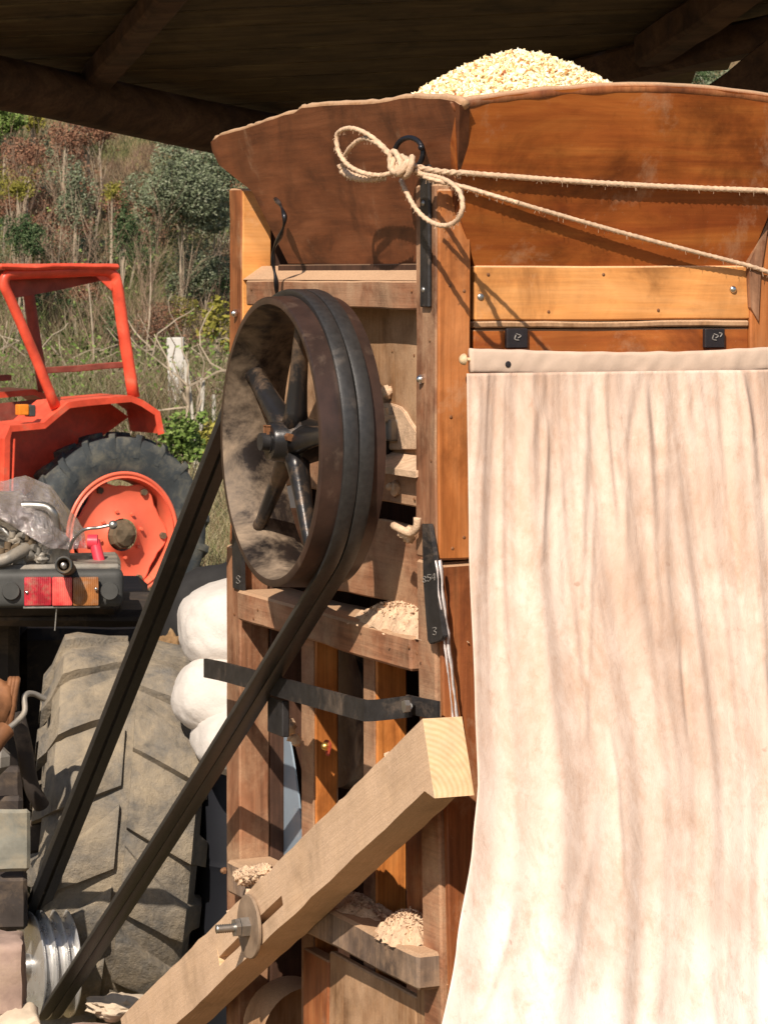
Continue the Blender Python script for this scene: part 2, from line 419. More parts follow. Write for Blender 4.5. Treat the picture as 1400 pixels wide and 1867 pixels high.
def island_mat(name, stops, rough=.85, sub=.0):
    k = NT(name); g = k.n('NewGeometry')
    k.col(k.ramp(g.outputs['Random Per Island'], stops)); k.rough(rough); k.spec(.15)
    return k.m
m_corn = island_mat('cracked_corn', [(0, (.40, .12, .05)), (.05, (.60, .30, .12)), (.16, (.88, .66, .32)), (.6, (.94, .80, .50)), (1, (.96, .90, .72))], .7)
m_brush = island_mat('dry_brush', [(0, (.10, .06, .035)), (.3, (.20, .125, .075)), (.5, (.27, .175, .10)), (.68, (.12, .12, .04)), (.84, (.33, .26, .17)), (1, (.20, .22, .06))])
def brush_mat():
    k = NT('dry_brush_patchy'); g = k.n('NewGeometry')
    a = k.ramp(g.outputs['Random Per Island'], [(0, (.05, .032, .018)), (.35, (.13, .09, .05)), (.65, (.20, .15, .09)), (.85, (.34, .28, .20)), (1, (.09, .06, .04))])
    b = k.ramp(g.outputs['Random Per Island'], [(0, (.03, .045, .015)), (.4, (.08, .10, .035)), (.75, (.15, .16, .065)), (1, (.28, .25, .15))])
    c = k.ramp(g.outputs['Random Per Island'], [(0, (.09, .045, .032)), (.5, (.19, .11, .08)), (1, (.32, .23, .17))])
    n1 = k.noise((1, 1, 1), .85, 4, .6); n2 = k.noise((1, 1, 1.3), .9, 4, .6)
    k.col(k.mix(k.ramp(n2, [(.52, 0), (.60, 1)]), k.mix(k.ramp(n1, [(.42, 0), (.52, 1)]), a, b), c)); k.rough(.9); k.spec(.1)
    return k.m
m_brush = brush_mat()
m_brush2 = island_mat('weed_stems', [(0, (.12, .08, .045)), (.3, (.22, .16, .09)), (.5, (.15, .16, .06)), (.8, (.33, .27, .17)), (1, (.10, .13, .04))])
m_leaf_g = island_mat('evergreen_leaves', [(0, (.030, .055, .022)), (.5, (.055, .09, .035)), (.85, (.085, .12, .05)), (1, (.15, .18, .09))])
m_leaf_s = island_mat('silvery_leaves', [(0, (.075, .09, .05)), (.4, (.13, .155, .085)), (.8, (.19, .215, .135)), (1, (.28, .29, .20))])
m_leaf_y = island_mat('yellow_green_leaves', [(0, (.12, .12, .02)), (.5, (.22, .20, .035)), (1, (.30, .26, .06))])
m_leaf_r = island_mat('dead_leaves', [(0, (.14, .06, .035)), (.6, (.23, .115, .07)), (1, (.30, .17, .10))])
m_leaf_v = island_mat('bramble_leaves', [(0, (.06, .10, .02)), (.6, (.13, .19, .04)), (1, (.22, .28, .09))])
m_bark = plain('bark_pale', (.36, .29, .21), .9, 0, .35, 3)
m_twig = plain('twigs_brown', (.25, .17, .115), .9, 0, .3, 3)
def ground_mat():
    k = NT('ground_earth')
    a = k.noise((1, 1, 1), 1.2, 9, .65); b = k.noise((1, 1, 1), 14, 6, .6)
    c = k.ramp(a, [(.3, (.13, .085, .05)), (.5, (.21, .15, .085)), (.65, (.15, .15, .055)), (.8, (.28, .22, .13))])
    k.col(k.mix(.6, c, k.ramp(b, [(.3, .55), (.7, 1.3)]), 'MULTIPLY')); k.rough(.95); k.spec(.1); k.bump(b, .8, .03)
    return k.m
m_ground = ground_mat()

# ------------------------------------------------------------------ ground and hill
def gz(x, y):
    h = 0
    if y > 41: h = min((y-41)*.42+.012*(y-41)**2 if y < 60 else 12.3+(y-60)*.85, 46+(y-100)*.05)
    if y > 38: h += .35*noise.noise(Vector((x*.35, y*.35, 0)))*min(1, (y-38)/6)
    if 12 < y: h += .05*noise.noise(Vector((x*.9, y*.9, 3)))*min(1, (y-12)/5)
    return h
vs, fs = [], []
xs = [-220+440*i/110 for i in range(111)]
ys = [-30+60*i/30 for i in range(30)]+[30+90*i/90 for i in range(90)]+[120+280*i/20 for i in range(21)]
for y in ys:
    for x in xs: vs.append((x, y, gz(x, y)))
nx = len(xs)
for j in range(len(ys)-1):
    for i in range(nx-1): a = j*nx+i; fs.append((a, a+1, a+nx+1, a+nx))
tag(pyobj('ground', vs, fs, m_ground, smooth=True), 'earth ground rising into the hillside', kind='structure')

# ------------------------------------------------------------------ vegetation
class Acc:
    def __init__(s): s.v, s.f, s.m = [], [], []
    def strip(s, pts, w0, w1, side, mi=0):
        b = len(s.v); n = len(pts)
        for i, p in enumerate(pts):
            ww = (w0+(w1-w0)*i/(n-1))/2
            s.v += [p-side*ww, p+side*ww]
        for i in range(n-1): s.f.append((b+2*i, b+2*i+1, b+2*i+3, b+2*i+2)); s.m.append(mi)
    def limb(s, p0, p1, r0, r1, k=4):
        d = (p1-p0).normalized(); n = d.orthogonal().normalized(); q = d.cross(n); b = len(s.v)
        for p, r in ((p0, r0), (p1, r1)):
            for i in range(k):
                th = 2*PI*i/k; s.v.append(p+(n*math.cos(th)+q*math.sin(th))*r)
        for i in range(k): s.f.append((b+i, b+(i+1) % k, b+k+(i+1) % k, b+k+i)); s.m.append(0)
    def leaf(s, p, r, rg, mi=0):
        u = Vector((rg.gauss(0, 1), rg.gauss(0, 1), rg.gauss(0, 1))).normalized(); v = u.orthogonal().normalized()
        b = len(s.v); s.v += [p-u*r, p-v*r*.55, p+u*r, p+v*r*.55]; s.f.append((b, b+1, b+2, b+3)); s.m.append(mi)

def bare_tree_meshes(seed, h, r0, spread, nb):
    """(trunk, branches) as pydata."""
    rg = random.Random(seed); tr, br = Acc(), Acc()
    def grow(acc, p, d, ln, r, lvl):
        n = 5 if lvl == 0 else 3
        for i in range(n):
            d = (d+Vector((rg.gauss(0, 1), rg.gauss(0, 1), rg.gauss(0, .5)))*(.05 if lvl == 0 else .16)+Vector((0, 0, .10 if lvl else 0))).normalized()
            q = p+d*ln/n; r1 = r*(.80 if lvl == 0 else .68)
            acc.limb(p, q, r, r1, 5 if lvl == 0 else 3)
            if lvl < 3:
                k = (nb if i > 0 else 0) if lvl == 0 else rg.choice((1, 1, 2))
                for _ in range(k):
                    a = rg.uniform(0, 2*PI); s = Vector((math.cos(a), math.sin(a), 0))
                    nd = (d*(1.0 if lvl == 0 else .8)+s*spread*rg.uniform(.5, 1.1)).normalized()
                    grow(br, p.lerp(q, rg.random()), nd, ln*rg.uniform(.32, .5) if lvl == 0 else ln*rg.uniform(.5, .75), max(r1*.5, .005), lvl+1)
            p, r = q, r1
    grow(tr, Vector((0, 0, -.3)), Vector((rg.gauss(0, .06), rg.gauss(0, .06), 1)), h, r0, 0)
    return tr, br

def make_tree_protos():
    out = []
    for k in range(7):
        h = (4.2, 3.2, 5.0, 2.6, 3.6, 4.6, 2.2)[k]
        tr, br = bare_tree_meshes(100+k, h, (.05, .035, .055, .03, .04, .045, .03)[k], (.45, .7, .35, .9, .55, .4, 1.0)[k], 2)
        res = []
        for nm, a, m in (('trunk', tr, m_bark), ('branches', br, m_twig)):
            me = bpy.data.meshes.new(nm); me.from_pydata(a.v, [], a.f); me.materials.append(m); res.append(me)
        out.append(res)
    return out
TP = make_tree_protos()
def place_tree(k, x, y, s, rz, lean=0):
    o = empty('bare_tree', (x, y, gz(x, y)), 'slender leafless tree with pale bark standing on the brushy hillside', 'tree', rz, 'leafless trees on the hillside')
    o.scale = (s, s, s); o.rotation_euler = (lean, lean*.5, rz)
    for me in TP[k]:
        c = bpy.data.objects.new(me.name.split('.')[0], me); COL.objects.link(c); c.parent = o
spots = [((px-CX)/F*y, y) for px, y in ((300, 42.5), (350, 41.8), (398, 42.2), (150, 43), (95, 44), (28, 43), (240, 42))]
for i in range(20):
    y = rnd.uniform(43, 54); px = rnd.uniform(-260, 470); spots.append(((px-CX)/F*y, y))
for i in range(4):
    y = rnd.uniform(39, 42); px = rnd.uniform(-200, 450); spots.append(((px-CX)/F*y, y))
for i in range(14):
    y = rnd.uniform(46, 55); spots.append((rnd.uniform(-1.8, 7), y))
for i, (x, y) in enumerate(spots):
    place_tree(rnd.randrange(7), x, y, rnd.uniform(.42, .78)*(.7 if y < 43 else 1), rnd.uniform(0, 6), rnd.gauss(0, .07))

def bush(px, py, Y, wpx, hpx, mat_, label, seed, cat='shrub', n=2600, lr=.05, name='evergreen_shrub', group=None):
    if Y > 56: Y, lr, n = 42.0+(Y-57)*.62, lr*.40, int(n*2.6)
    c = W(px, py, Y); sc = Y/F; rx, rz = wpx/2*sc, hpx/2*sc
    base_z = gz(c.x, Y); rg = random.Random(seed)
    o = empty(name, (c.x, Y, base_z), label, cat, 0, group)
    a = Acc(); lumps = []
    for i in range(34):
        d = Vector((rg.gauss(0, 1), rg.gauss(0, 1), rg.gauss(0, 1))).normalized()*rg.uniform(.2, .98)
        lumps.append((Vector((d.x*rx, d.y*rx, d.z*rz+c.z-base_z)), rg.uniform(.12, .30)))
    for i in range(n):
        lc, lr_ = rg.choice(lumps); d = Vector((rg.gauss(0, 1), rg.gauss(0, 1), rg.gauss(0, 1))).normalized()*rg.uniform(.55, 1)**.5
        p = lc+Vector((d.x*rx*lr_*1.5, d.y*rx*lr_*1.5, d.z*rz*lr_*1.5))
        a.leaf(p, lr*rg.uniform(.6, 1.3), rg)
    pyobj('foliage', a.v, a.f, mat_, o)
    t = Acc(); top = Vector((0, 0, c.z-base_z))
    q_ = Vector((rg.gauss(0, .06), 0, top.z*.5)); t.limb(Vector((rg.gauss(0, .08), 0, -.2)), q_, .020, .015, 5); t.limb(q_, top, .015, .010, 5)
    for lc, q in lumps[:9]: t.limb(top*rg.uniform(.3, .9), lc, .008, .004, 3)
    pyobj('trunk', t.v, t.f, m_bark, o)
    return o
bush(335, 350, 58.5, 230, 220, m_leaf_s, 'large silvery green evergreen tree on the hillside beside the hopper corner', 1, 'tree', 9000, .055, 'evergreen_tree')
bush(395, 285, 59.5, 110, 150, m_leaf_g, 'dark green evergreen tree behind the silvery one under the eaves', 2, 'tree', 1800, .05, 'evergreen_tree')
bush(12, 215, 64, 80, 80, m_leaf_v, 'bright green tree at the upper left of the hill under the roof beam', 3, 'tree', 1500, .06, 'leafy_tree')
bush(62, 215, 64.5, 34, 60, m_leaf_y, 'narrow yellow-green tree just right of the bright green tree', 4, 'tree', 500, .05, 'leafy_tree')
bush(32, 345, 59, 60, 50, m_leaf_y, 'yellow-leaved bush halfway up the hillside above the tractor roof', 5, 'shrub', 500, .045, 'yellow_shrub')
bush(205, 350, 59, 40, 40, m_leaf_y, 'small yellow-green bush in the brown scrub left of the silvery tree', 6, 'shrub', 260, .045, 'yellow_shrub')
bush(45, 430, 57.5, 100, 100, m_leaf_g, 'dark evergreen bush above the tractor roof at left', 7, 'shrub', 1300, .045)
bush(225, 420, 57.2, 55, 130, m_leaf_g, 'narrow dark evergreen bush above the tractor roof at right', 8, 'shrub', 1100, .045)
bush(375, 490, 59, 110, 100, m_leaf_s, 'grey-green bush at the hill foot beside the wooden post', 9, 'shrub', 1500, .045)
bush(140, 350, 60, 80, 130, m_leaf_s, 'olive coloured scrubby tree among the bare trunks', 10, 'tree', 900, .05, 'scrubby_tree')
bush(120, 250, 63, 90, 70, m_leaf_r, 'reddish brown dead-leaved bush high on the hill', 11, 'shrub', 650, .05, 'russet_shrub')
bush(45, 285, 62, 100, 70, m_leaf_r, 'russet dead-leaved bush below the bright green tree', 12, 'shrub', 750, .05, 'russet_shrub')
bush(180, 245, 63.5, 100, 60, m_leaf_r, 'russet dead-leaved bush close under the roof beam', 13, 'shrub', 650, .05, 'russet_shrub')
bush(395, 590, 40, 60, 100, m_leaf_y, 'yellowing bush beside the pulley at the field edge', 14, 'shrub', 420, .04, 'yellow_shrub')
bush(1250, 140, 69, 150, 90, m_leaf_g, 'green tree seen through the gap under the roof at right', 15, 'tree', 2200, .055, 'evergreen_tree')
bush(1305, 190, 62, 150, 120, m_leaf_s, 'pale green tree low behind the hopper rim at right', 16, 'tree', 1500, .055, 'evergreen_tree')
bush(335, 800, 24, 100, 110, m_leaf_v, 'green leafy bramble around the foot of the concrete post', 17, 'shrub', 900, .028, 'bramble')
bush(395, 800, 27, 80, 90, m_leaf_y, 'yellow-green weeds right of the concrete post', 18, 'shrub', 500, .03, 'weed_clump')

rb = random.Random(88)
KINDS_ = [(m_leaf_g, 'small dark green bush in the scrub of the hillside', 'dark bushes on the hillside', .035, 'evergreen_shrub'), (m_leaf_s, 'small grey-green bush in the scrub of the hillside', 'grey-green bushes on the hillside', .035, 'evergreen_shrub'),
          (m_leaf_r, 'small russet bush with dead leaves on the hillside', 'russet bushes on the hillside', .032, 'russet_shrub'), (m_leaf_y, 'small yellow-green bush on the hillside', 'yellow-green bushes on the hillside', .03, 'yellow_shrub')]
for k in range(62):
    px = rb.uniform(-120, 430) if k < 52 else rb.uniform(700, 1500); py = rb.uniform(190, 600) if k < 52 else rb.uniform(120, 260)
    m_, lb_, gr_, lr__, nm_ = KINDS_[rb.choice((0, 0, 1, 1, 2, 2, 2, 3))]
    Yk = 41.5
    while Yk < 56 and W(px, py, Yk).z-.25 > gz((px-CX)/F*Yk, Yk): Yk += .25
    Yk = max(41, Yk-1.2)
    sz = rb.uniform(50, 115)
    bush(px, py, Yk, sz*rb.uniform(.8, 1.5), sz*rb.uniform(.7, 1.2), m_, lb_, 500+k, 'shrub', int(sz*17), lr__*.52, nm_, gr_)
def strands(name, n, region, hlo, hhi, wlo, whi, m, label, cat, seed, bend=.25):
    rg = random.Random(seed); a = Acc()
    for i in range(n):
        y, x = region(rg); z = gz(x, y)-.05
        h = rg.uniform(hlo, hhi); d = Vector((rg.gauss(0, bend), rg.gauss(0, bend), 1))*h
        p0 = Vector((x, y, z)); k = Vector((rg.gauss(0, .12), rg.gauss(0, .12), 0))*h
        th = rg.uniform(-.7, .7); sd = Vector((math.cos(th), math.sin(th), rg.uniform(-.4, .4))).normalized()
        a.strip([p0, p0+d*.5+k, p0+d], rg.uniform(wlo, whi), wlo*.4, sd)
    return tag(pyobj(name, a.v, a.f, m), label, cat, kind='stuff')
def reg_hill(rg):
    y = 40+15*rg.random(); px = rg.uniform(-300, 1500) if rg.random() < .3 else rg.uniform(-120, 460)
    return y, (px-CX)/F*y
strands('undergrowth', 70000, reg_hill, .08, .50, .004, .013, m_brush, 'tangled brown winter scrub covering the hillside', 'scrub', 21, .32)
def reg_field(rg):
    y = 14+28*rg.random(); px = rg.uniform(-250, 800) if rg.random() < .25 else rg.uniform(-60, 460)
    return y, (px-CX)/F*y
strands('weeds', 42000, reg_field, .10, .42, .004, .012, m_brush2, 'rough dry weeds in the field behind the tractor', 'weeds', 22, .5)
def reg_edge(rg):
    y = rg.uniform(30, 43); px = rg.uniform(-150, 520); return y, (px-CX)/F*y
strands('scrub', 22000, reg_edge, .3, 1.2, .005, .016, m_brush, 'dry tangled vine shoots at the foot of the hill', 'scrub', 23, .5)
rg = random.Random(5); a = Acc()
for i in range(4200):
    y = rg.uniform(30, 46); px = rg.uniform(-100, 480); x = (px-CX)/F*y
    a.leaf(Vector((x, y, gz(x, y)+rg.uniform(.05, 1.3))), rg.uniform(.015, .035), rg)
tag(pyobj('leaf_litter', a.v, a.f, m_leaf_v), 'scattered small green and yellow weeds leaves among the dry vines', 'weeds', kind='stuff')

# old vines: crooked trunks with arms, in rows
def vine(px, Y, seed, s=1):
    rg = random.Random(seed); x = (px-CX)/F*Y
    o = empty('grape_vine', (x, Y, gz(x, Y)), 'crooked leafless grape vine in the field behind the red tractor', 'vine', rg.uniform(0, 3), 'leafless grape vines in the field')
    bm = bmesh.new(); P = [Vector((0, 0, -.05))]
    for i in range(5): P.append(P[-1]+Vector((rg.gauss(0, .07), rg.gauss(0, .05), .2*s)))
    tube(bm, catmull(P, 3), lambda u: .03*(1-.35*u), 6); obj('trunk', bm, m_bark, o, True)
    bm = bmesh.new()
    for k in range(9):
        q = [P[rg.randrange(3, 6)]]; d = Vector((rg.gauss(0, 1), rg.gauss(0, .5), rg.uniform(-.1, .9))).normalized()
        for i in range(5):
            d = (d+Vector((rg.gauss(0, .35), rg.gauss(0, .3), rg.gauss(0, .3)))).normalized(); q.append(q[-1]+d*rg.uniform(.1, .22)*s)
        tube(bm, q, lambda u: .012*(1-.6*u), 4)
    obj('canes', bm, m_bark, o)
for i, (px, Y) in enumerate([(150, 37), (60, 39), (215, 38), (252, 38), (420, 40), (350, 30), (392, 33), (-40, 40), (110, 40), (310, 41), (420, 40), (460, 36), (510, 39), (-120, 40)]):
    vine(px, Y, 300+i, rnd.uniform(.85, 1.15))

# posts and stakes
def stakeobj(name, px0, py0, px1, py1, Y, wpx, m, label, cat, square=True, group=None):
    top, bot = W(px0, py0, Y), W(px1, py1, Y); s = Y/F
    bot.z = min(bot.z, gz(bot.x, Y))-.02
    r = empty(name, (bot.x, Y, 0), label, cat, 0, group) if False else None
    bm = bmesh.new(); o3 = Vector((bot.x, Y, 0))
    beam(bm, bot-o3, top-o3, wpx*s, wpx*s*.9, up=(0, 1, 0), bev=.006, seg=.2, jit=.008 if not square else .003)
    o = obj(name, bm, m); o.location = o3
    return tag(o, label, cat, group)
stakeobj('concrete_post', 320, 615, 325, 830, 34, 30, m_conc, 'square white concrete vine post leaning behind the tractor fender', 'post')
stakeobj('concrete_post', 102, 686, 102, 760, 40, 14, m_conc, 'pale concrete post seen low through the tractor roll frame', 'post')
for (a_, b_, c_, d_, Y, w_, lb) in [
    (338, 655, 362, 770, 30, 9, 'grey forked stake leaning right beside the concrete post'),
    (370, 690, 358, 775, 30, 8, 'grey stake crossing the leaning one right of the concrete post'),
    (389, 720, 392, 800, 31, 7, 'thin grey stake nearest the black pulley rim'),
    (143, 692, 146, 760, 40, 6, 'thin grey stake right of the low pale post inside the roll frame'),
    (62, 705, 58, 770, 39, 8, 'short leaning stake under the slanted front bar of the roll frame'),
    (10, 715, 4, 770, 39, 6, 'short thin stake at the left edge behind the tractor'),
    (310, 780, 308, 900, 24, 14, 'dark wooden stake wrapped in bramble below the concrete post')]:
    stakeobj('wooden_stake', a_, b_, c_, d_, Y, w_, m_stake if a_ != 310 else m_tr_dark, lb, 'stake', False)

# white and dark junk between tractor wheel and belt
bm = bmesh.new(); p = W(378, 900, 14)
box(bm, (-.13, 0, -.14), (.03, .12, .10), .02, .05, .012)
o = obj('stone_trough', bm, m_conc, smooth=True, angle=40); o.location = p; o.location.z = .17
tag(o, 'pale concrete block on the grass between the tractor wheel and the pulley', 'block')
o.scale = (1, 1, 1)

# ------------------------------------------------------------------ roof over the machine
RA = W(-260, 95, 9); RB = W(800, 318, 11); RC = W(1560, 30, 9)
RA2, RB2, RC2 = RA+Vector((0, 0, .10)), RB+Vector((0, 0, .10)), RC+Vector((0, 0, .12))
nrm = (RB2-RA2).cross(RC2-RA2).normalized()
if nrm.z < 0: nrm = -nrm
def onroof(x, y, up=0): return Vector((x, y, RA2.z-(nrm.x*(x-RA2.x)+nrm.y*(y-RA2.y))/nrm.z))+nrm*up
roof = empty('shed_roof', (0, 7.2, 0), 'dark plank roof of the open shed seen from underneath', 'roof')
def rl(v): return Vector(v)-Vector((0, 7.2, 0))
def edge_x(y):
    tL = (y-RA.y)/(RB.y-RA.y); xl = RA.x+(RB.x-RA.x)*tL
    tR = (y-RC.y)/(RB.y-RC.y); xr = RC.x+(RB.x-RC.x)*tR
    return xl, xr
yy = 7.2
while yy < 11.0:
    wd = rnd.uniform(.13, .19); xl, xr = edge_x(yy+wd/2); xl -= .34; xr += .35
    if xr > xl+.05:
        bm = bmesh.new()
        beam(bm, rl(onroof(xl, yy+wd/2, .015+rnd.uniform(0, .006))), rl(onroof(xr, yy+wd/2, .015+rnd.uniform(0, .006))), wd-.008, .024, up=nrm, bev=.003, seg=.3, jit=.004)
        obj('plank', bm, m_roof, roof)
    yy += wd
for (p, q, w_, h_) in [((W(380, -60, 8.3)), (W(150, 125, 9.9)), .09, .08), (W(1560, 95, 8.2), W(1180, 175, 9.6), .10, .10)]:
    bm = bmesh.new(); p = onroof(p.x, p.y, -h_/2+.0); q = onroof(q.x, q.y, -h_/2)
    beam(bm, rl(p), rl(q), w_, h_, up=nrm, bev=.012, seg=.15, jit=.008); obj('rafter', bm, m_roof_b, roof)
def log(bm, a, b, r):
    P = []
    for i in range(15):
        t = i/14; p = Vector(a).lerp(Vector(b), t); P.append(p+noise.noise_vector(Vector((t*5, r, 1)))*.012)
    tube(bm, P, lambda u: r*(1+.10*noise.noise(Vector((u*7, 2, r)))), 14)
bm = bmesh.new(); d = (RB-RA).normalized(); log(bm, rl(RA-d*.5), rl(RB+d*.4), .082); obj('eaves_log', bm, m_roof_b, roof, True)
bm = bmesh.new(); beam(bm, rl(W(760, 205, 10.4)), rl(W(1620, 12, 9.0)), .09, .105, up=nrm, bev=.012, seg=.15, jit=.008); obj('eaves_beam', bm, m_roof_b, roof)
bm = bmesh.new(); q0 = W(1255, 245, 9.5); q1 = W(1450, 95, 9.2)
beam(bm, rl(q0), rl(q1), .08, .15, up=nrm, bev=.01, seg=.15, jit=.008); obj('strut', bm, m_roof_b, roof)
bm = bmesh.new(); q = RB+Vector((0, 0, -.1)); cyl(bm, rl((q.x, q.y, -.05)), rl(q), .09, 12); obj('corner_post', bm, m_roof_b, roof, True)
# front edge posts, outside the picture, carry the near edge
for x in (-1.9, 2.4):
    bm = bmesh.new(); q = onroof(x, 7.3); box(bm, rl((x-.07, 7.23, -.05)), rl((x+.07, 7.37, q.z)), .01, .3, .004); obj('front_post', bm, m_roof_b, roof)
bm = bmesh.new(); beam(bm, rl(onroof(-2.3, 7.3, -.06)), rl(onroof(2.9, 7.3, -.06)), .1, .12, up=nrm, bev=.01, seg=.3, jit=.006); obj('front_beam', bm, m_roof_b, roof)

# ------------------------------------------------------------------ the wooden machine
M = Frame(.095, 5.8, 22.5)
mach = M.root('threshing_machine', 'old orange-brown wooden threshing machine with a hopper, black pulley and cloth-covered front', 'machine')
def part(name, bm, m, parent=mach, smooth=False, angle=None): return obj(name, bm, m, parent, smooth, angle)
def zx(px, py, x=0): return M.X(px, py, x).z
def yx(px, x=0): return M.X(px, 500, x).y
def wbox(name, pxl, pxr, zt, zb, x0, x1, m, bev=.003, seg=.07, jit=.0022, parent=mach):
    """board on the side wall: from pixel column pxl (far) to pxr (near), outer face at x0"""
    y1, y0 = yx(pxl, x0), yx(pxr, x0); bm = bmesh.new()
    box(bm, (x0, y0, zb), (x1, y1, zt), bev, seg, jit); return part(name, bm, m, parent)
def fx(px, y=0): return M.Y(px, 500, y).x
def zy(px, py, y=0): return M.Y(px, py, y).z
MW = .72; DP = 1.09
# corner post, upper length: orange front face board and brown side face
z_j = zx(795, 1022)
bm = bmesh.new(); box(bm, (.0, .0, z_j), (.066, .095, zx(790, 335)), .004, .06, .002); part('corner_post', bm, m_post_l)
bm = bmesh.new(); box(bm, (.003, -.006, z_j+.002), (.067, .0045, zy(830, 345)), .003, .06, .0015); part('post_face_board', bm, m_post_f)
# lower length of the post, leaning a little
pA, pB = Vector((.045, .052, z_j-.004)), Vector((.075, .052, 0))
bm = bmesh.new(); beam(bm, pB, pA, .090, .082, up=(0, -1, 0), bev=.004, seg=.06, jit=.002); part('lower_post', bm, m_rail)
bm = bmesh.new(); beam(bm, pB+Vector((.006, -.054, 0)), pA+Vector((-.004, -.052, -.004)), .072, .016, up=(0, -1, 0), bev=.003, seg=.06, jit=.0015); part('lower_face_board', bm, m_red)
bm = bmesh.new()
for k, (ox, wd) in enumerate(((0, .009), (.008, .005))):
    P = []
    for i in range(24):
        t = i/23; p = M.X(803, 1021, -.006).lerp(M.X(837, 1330, .030), t**.9)
        P.append(p+Vector((-ox+.003*noise.noise(Vector((t*9, k, 0)))-.004, -.006+.003*noise.noise(Vector((t*14, k, 5))), 0)))
    tube(bm, P, lambda u, wd=wd: wd*(.7+.5*noise.noise(Vector((u*12, wd*90, 0)))), 5, ecc=.4)
part('torn_tin_strip', bm, m_tin, smooth=True)
# back post and wide lower board, right front post, far posts
zk = zx(440, 1000)
bm = bmesh.new(); box(bm, (0, yx(440), zk+.002), (.066, yx(418), zx(425, 343)), .004, .07, .003); part('back_post', bm, m_red)
bm = bmesh.new(); box(bm, (.002, yx(440)-.004, zk+.002), (.067, yx(440)+.003, zx(425, 346)), .002, .07, .002); part('post_face_board', bm, m_plank)
bm = bmesh.new(); box(bm, (0, yx(437), 0), (.068, yx(413), zk), .004, .07, .003); part('back_post', bm, m_post_l)
bm = bmesh.new(); box(bm, (MW-.068, 0, 0), (MW, .095, zy(1385, 330)), .004, .06, .002); part('front_post', bm, m_post_f)
bm = bmesh.new(); box(bm, (MW-.07, DP-.09, 0), (MW, DP, 2.1), .004); part('far_post', bm, m_red)
# side wall
zr1t = zx(620, 511)
bm = bmesh.new(); slab(bm, [(.045, yx(765), zr1t+.030), (.045, yx(441), zr1t+.030), (.002, yx(441), zr1t+.001), (.002, yx(765), zr1t+.001)], (.012, 0, -.004))
part('ledge', bm, m_rail)
wbox('top_rail', 449, 764, zr1t, zx(764, 564), 0, .045, m_rail)
zp = zx(700, 632, .05)
wbox('side_panel', 480, 764, zx(764, 560), zx(764, 852), .052, .066, m_panel, jit=.003)
wbox('cross_board', 470, 763, zx(740, 857, .02), zx(740, 921, .02), .020, .05, m_rail)
bm = bmesh.new(); y0, y1 = yx(763, 0), yx(640, 0)
slab(bm, [(-.006, y0, zx(740, 856)), (.05, y0, zx(740, 828, .05)), (.05, y1, zx(740, 828, .05)), (-.006, y1, zx(740, 856))], (0, 0, -.012)); part('slanted_shelf', bm, m_dust)
wbox('lower_panel', 460, 770, zx(760, 962, .045), zx(760, 1112, .045), .046, .06, m_rail, jit=.006)
# main shelf rail, with a deep top
zs = zx(774, 1168, -.01)
bm = bmesh.new(); box(bm, (-.010, .097, zs-.064), (.11, yx(441), zs), .005, .05, .004); part('shelf_rail', bm, m_rail)
# uprights in the open lower bay
ux = .05
for (a_, b_, dx) in ((551, 575, .052), (664, 686, .066)):
    yb, ya = yx(a_, ux), yx(b_, ux)
    bm = bmesh.new(); box(bm, (ux, ya, 0), (ux+dx, yb, zs-.07), .004, .06, .002); part('upright', bm, m_orange)
    bm = bmesh.new(); box(bm, (ux-.003, ya+.003, 0), (ux+.001, yb-.003, zs-.072), .001, .06, .001); part('veneer_strip', bm, m_rail)
# zinc sheet: a belly-shaped blade standing in the bay
P = []
for t in range(9):
    u = t/8; P.append(M.X(492+52*math.sin(.35+u*1.3)**1.0+8, 1300+310*u, .10))
pts = [M.X(480, 1300, .10)]+P+[M.X(480, 1610, .10)]
bm = bmesh.new(); slab(bm, pts, (.004, 0, 0)); part('zinc_sheet', bm, m_zinc)
bm = bmesh.new(); slab(bm, [M.X(630, 1150, .15), M.X(672, 1150, .15), M.X(672, 1500, .15), M.X(640, 1500, .15), M.X(655, 1330, .15)], (.004, 0, 0)); part('zinc_sheet', bm, m_zinc)
bm = bmesh.new(); lathe(bm, [(-.10, .10), (.02, .10), (.02, .03)], 32, 'y', M.loc(W(530, 1870, 6.7)))
part('dusty_drum_end', bm, m_panel, smooth=True, angle=40)
bm = bmesh.new(); lathe(bm, [(0, .015), (0, .165), (.02, .17), (.05, .17), (.05, .15), (.012, .14), (.012, .015)], 48, 'x', (.13, yx(610, .13), zx(610, 1290, .13))); part('inner_drum', bm, m_pul_in, smooth=True, angle=40)
# lower rail
z3 = zx(800, 1768)
bm = bmesh.new(); beam(bm, (.02, .02, z3-.012), (.02, 1.05, z3-.012), .10, .068, bev=.006, seg=.05, jit=.004); part('lower_rail', bm, m_grey)
wbox('lower_board', 740, 835, zx(780, 1500, .045), zx(780, 1722, .045), .046, .06, m_red)
wbox('bottom_board', 600, 758, zx(700, 1790, .02), 0.0, .024, .04, m_panel)
wbox('bottom_board', 760, 845, zx(800, 1790, .02), 0.0, .026, .04, m_panel)
wbox('bottom_upright', 553, 598, zx(575, 1740, .02), 0.0, .02, .05, m_red)
# closing walls inside, dark
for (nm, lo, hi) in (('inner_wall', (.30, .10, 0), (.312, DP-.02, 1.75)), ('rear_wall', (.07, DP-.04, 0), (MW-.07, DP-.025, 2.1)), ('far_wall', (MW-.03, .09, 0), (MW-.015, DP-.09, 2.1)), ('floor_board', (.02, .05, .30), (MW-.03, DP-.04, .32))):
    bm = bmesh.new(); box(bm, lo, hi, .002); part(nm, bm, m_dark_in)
bm = bmesh.new(); box(bm, (.066, .10, 1.70), (.30, DP-.05, 1.715), .002); part('inner_floor', bm, m_dark_in)

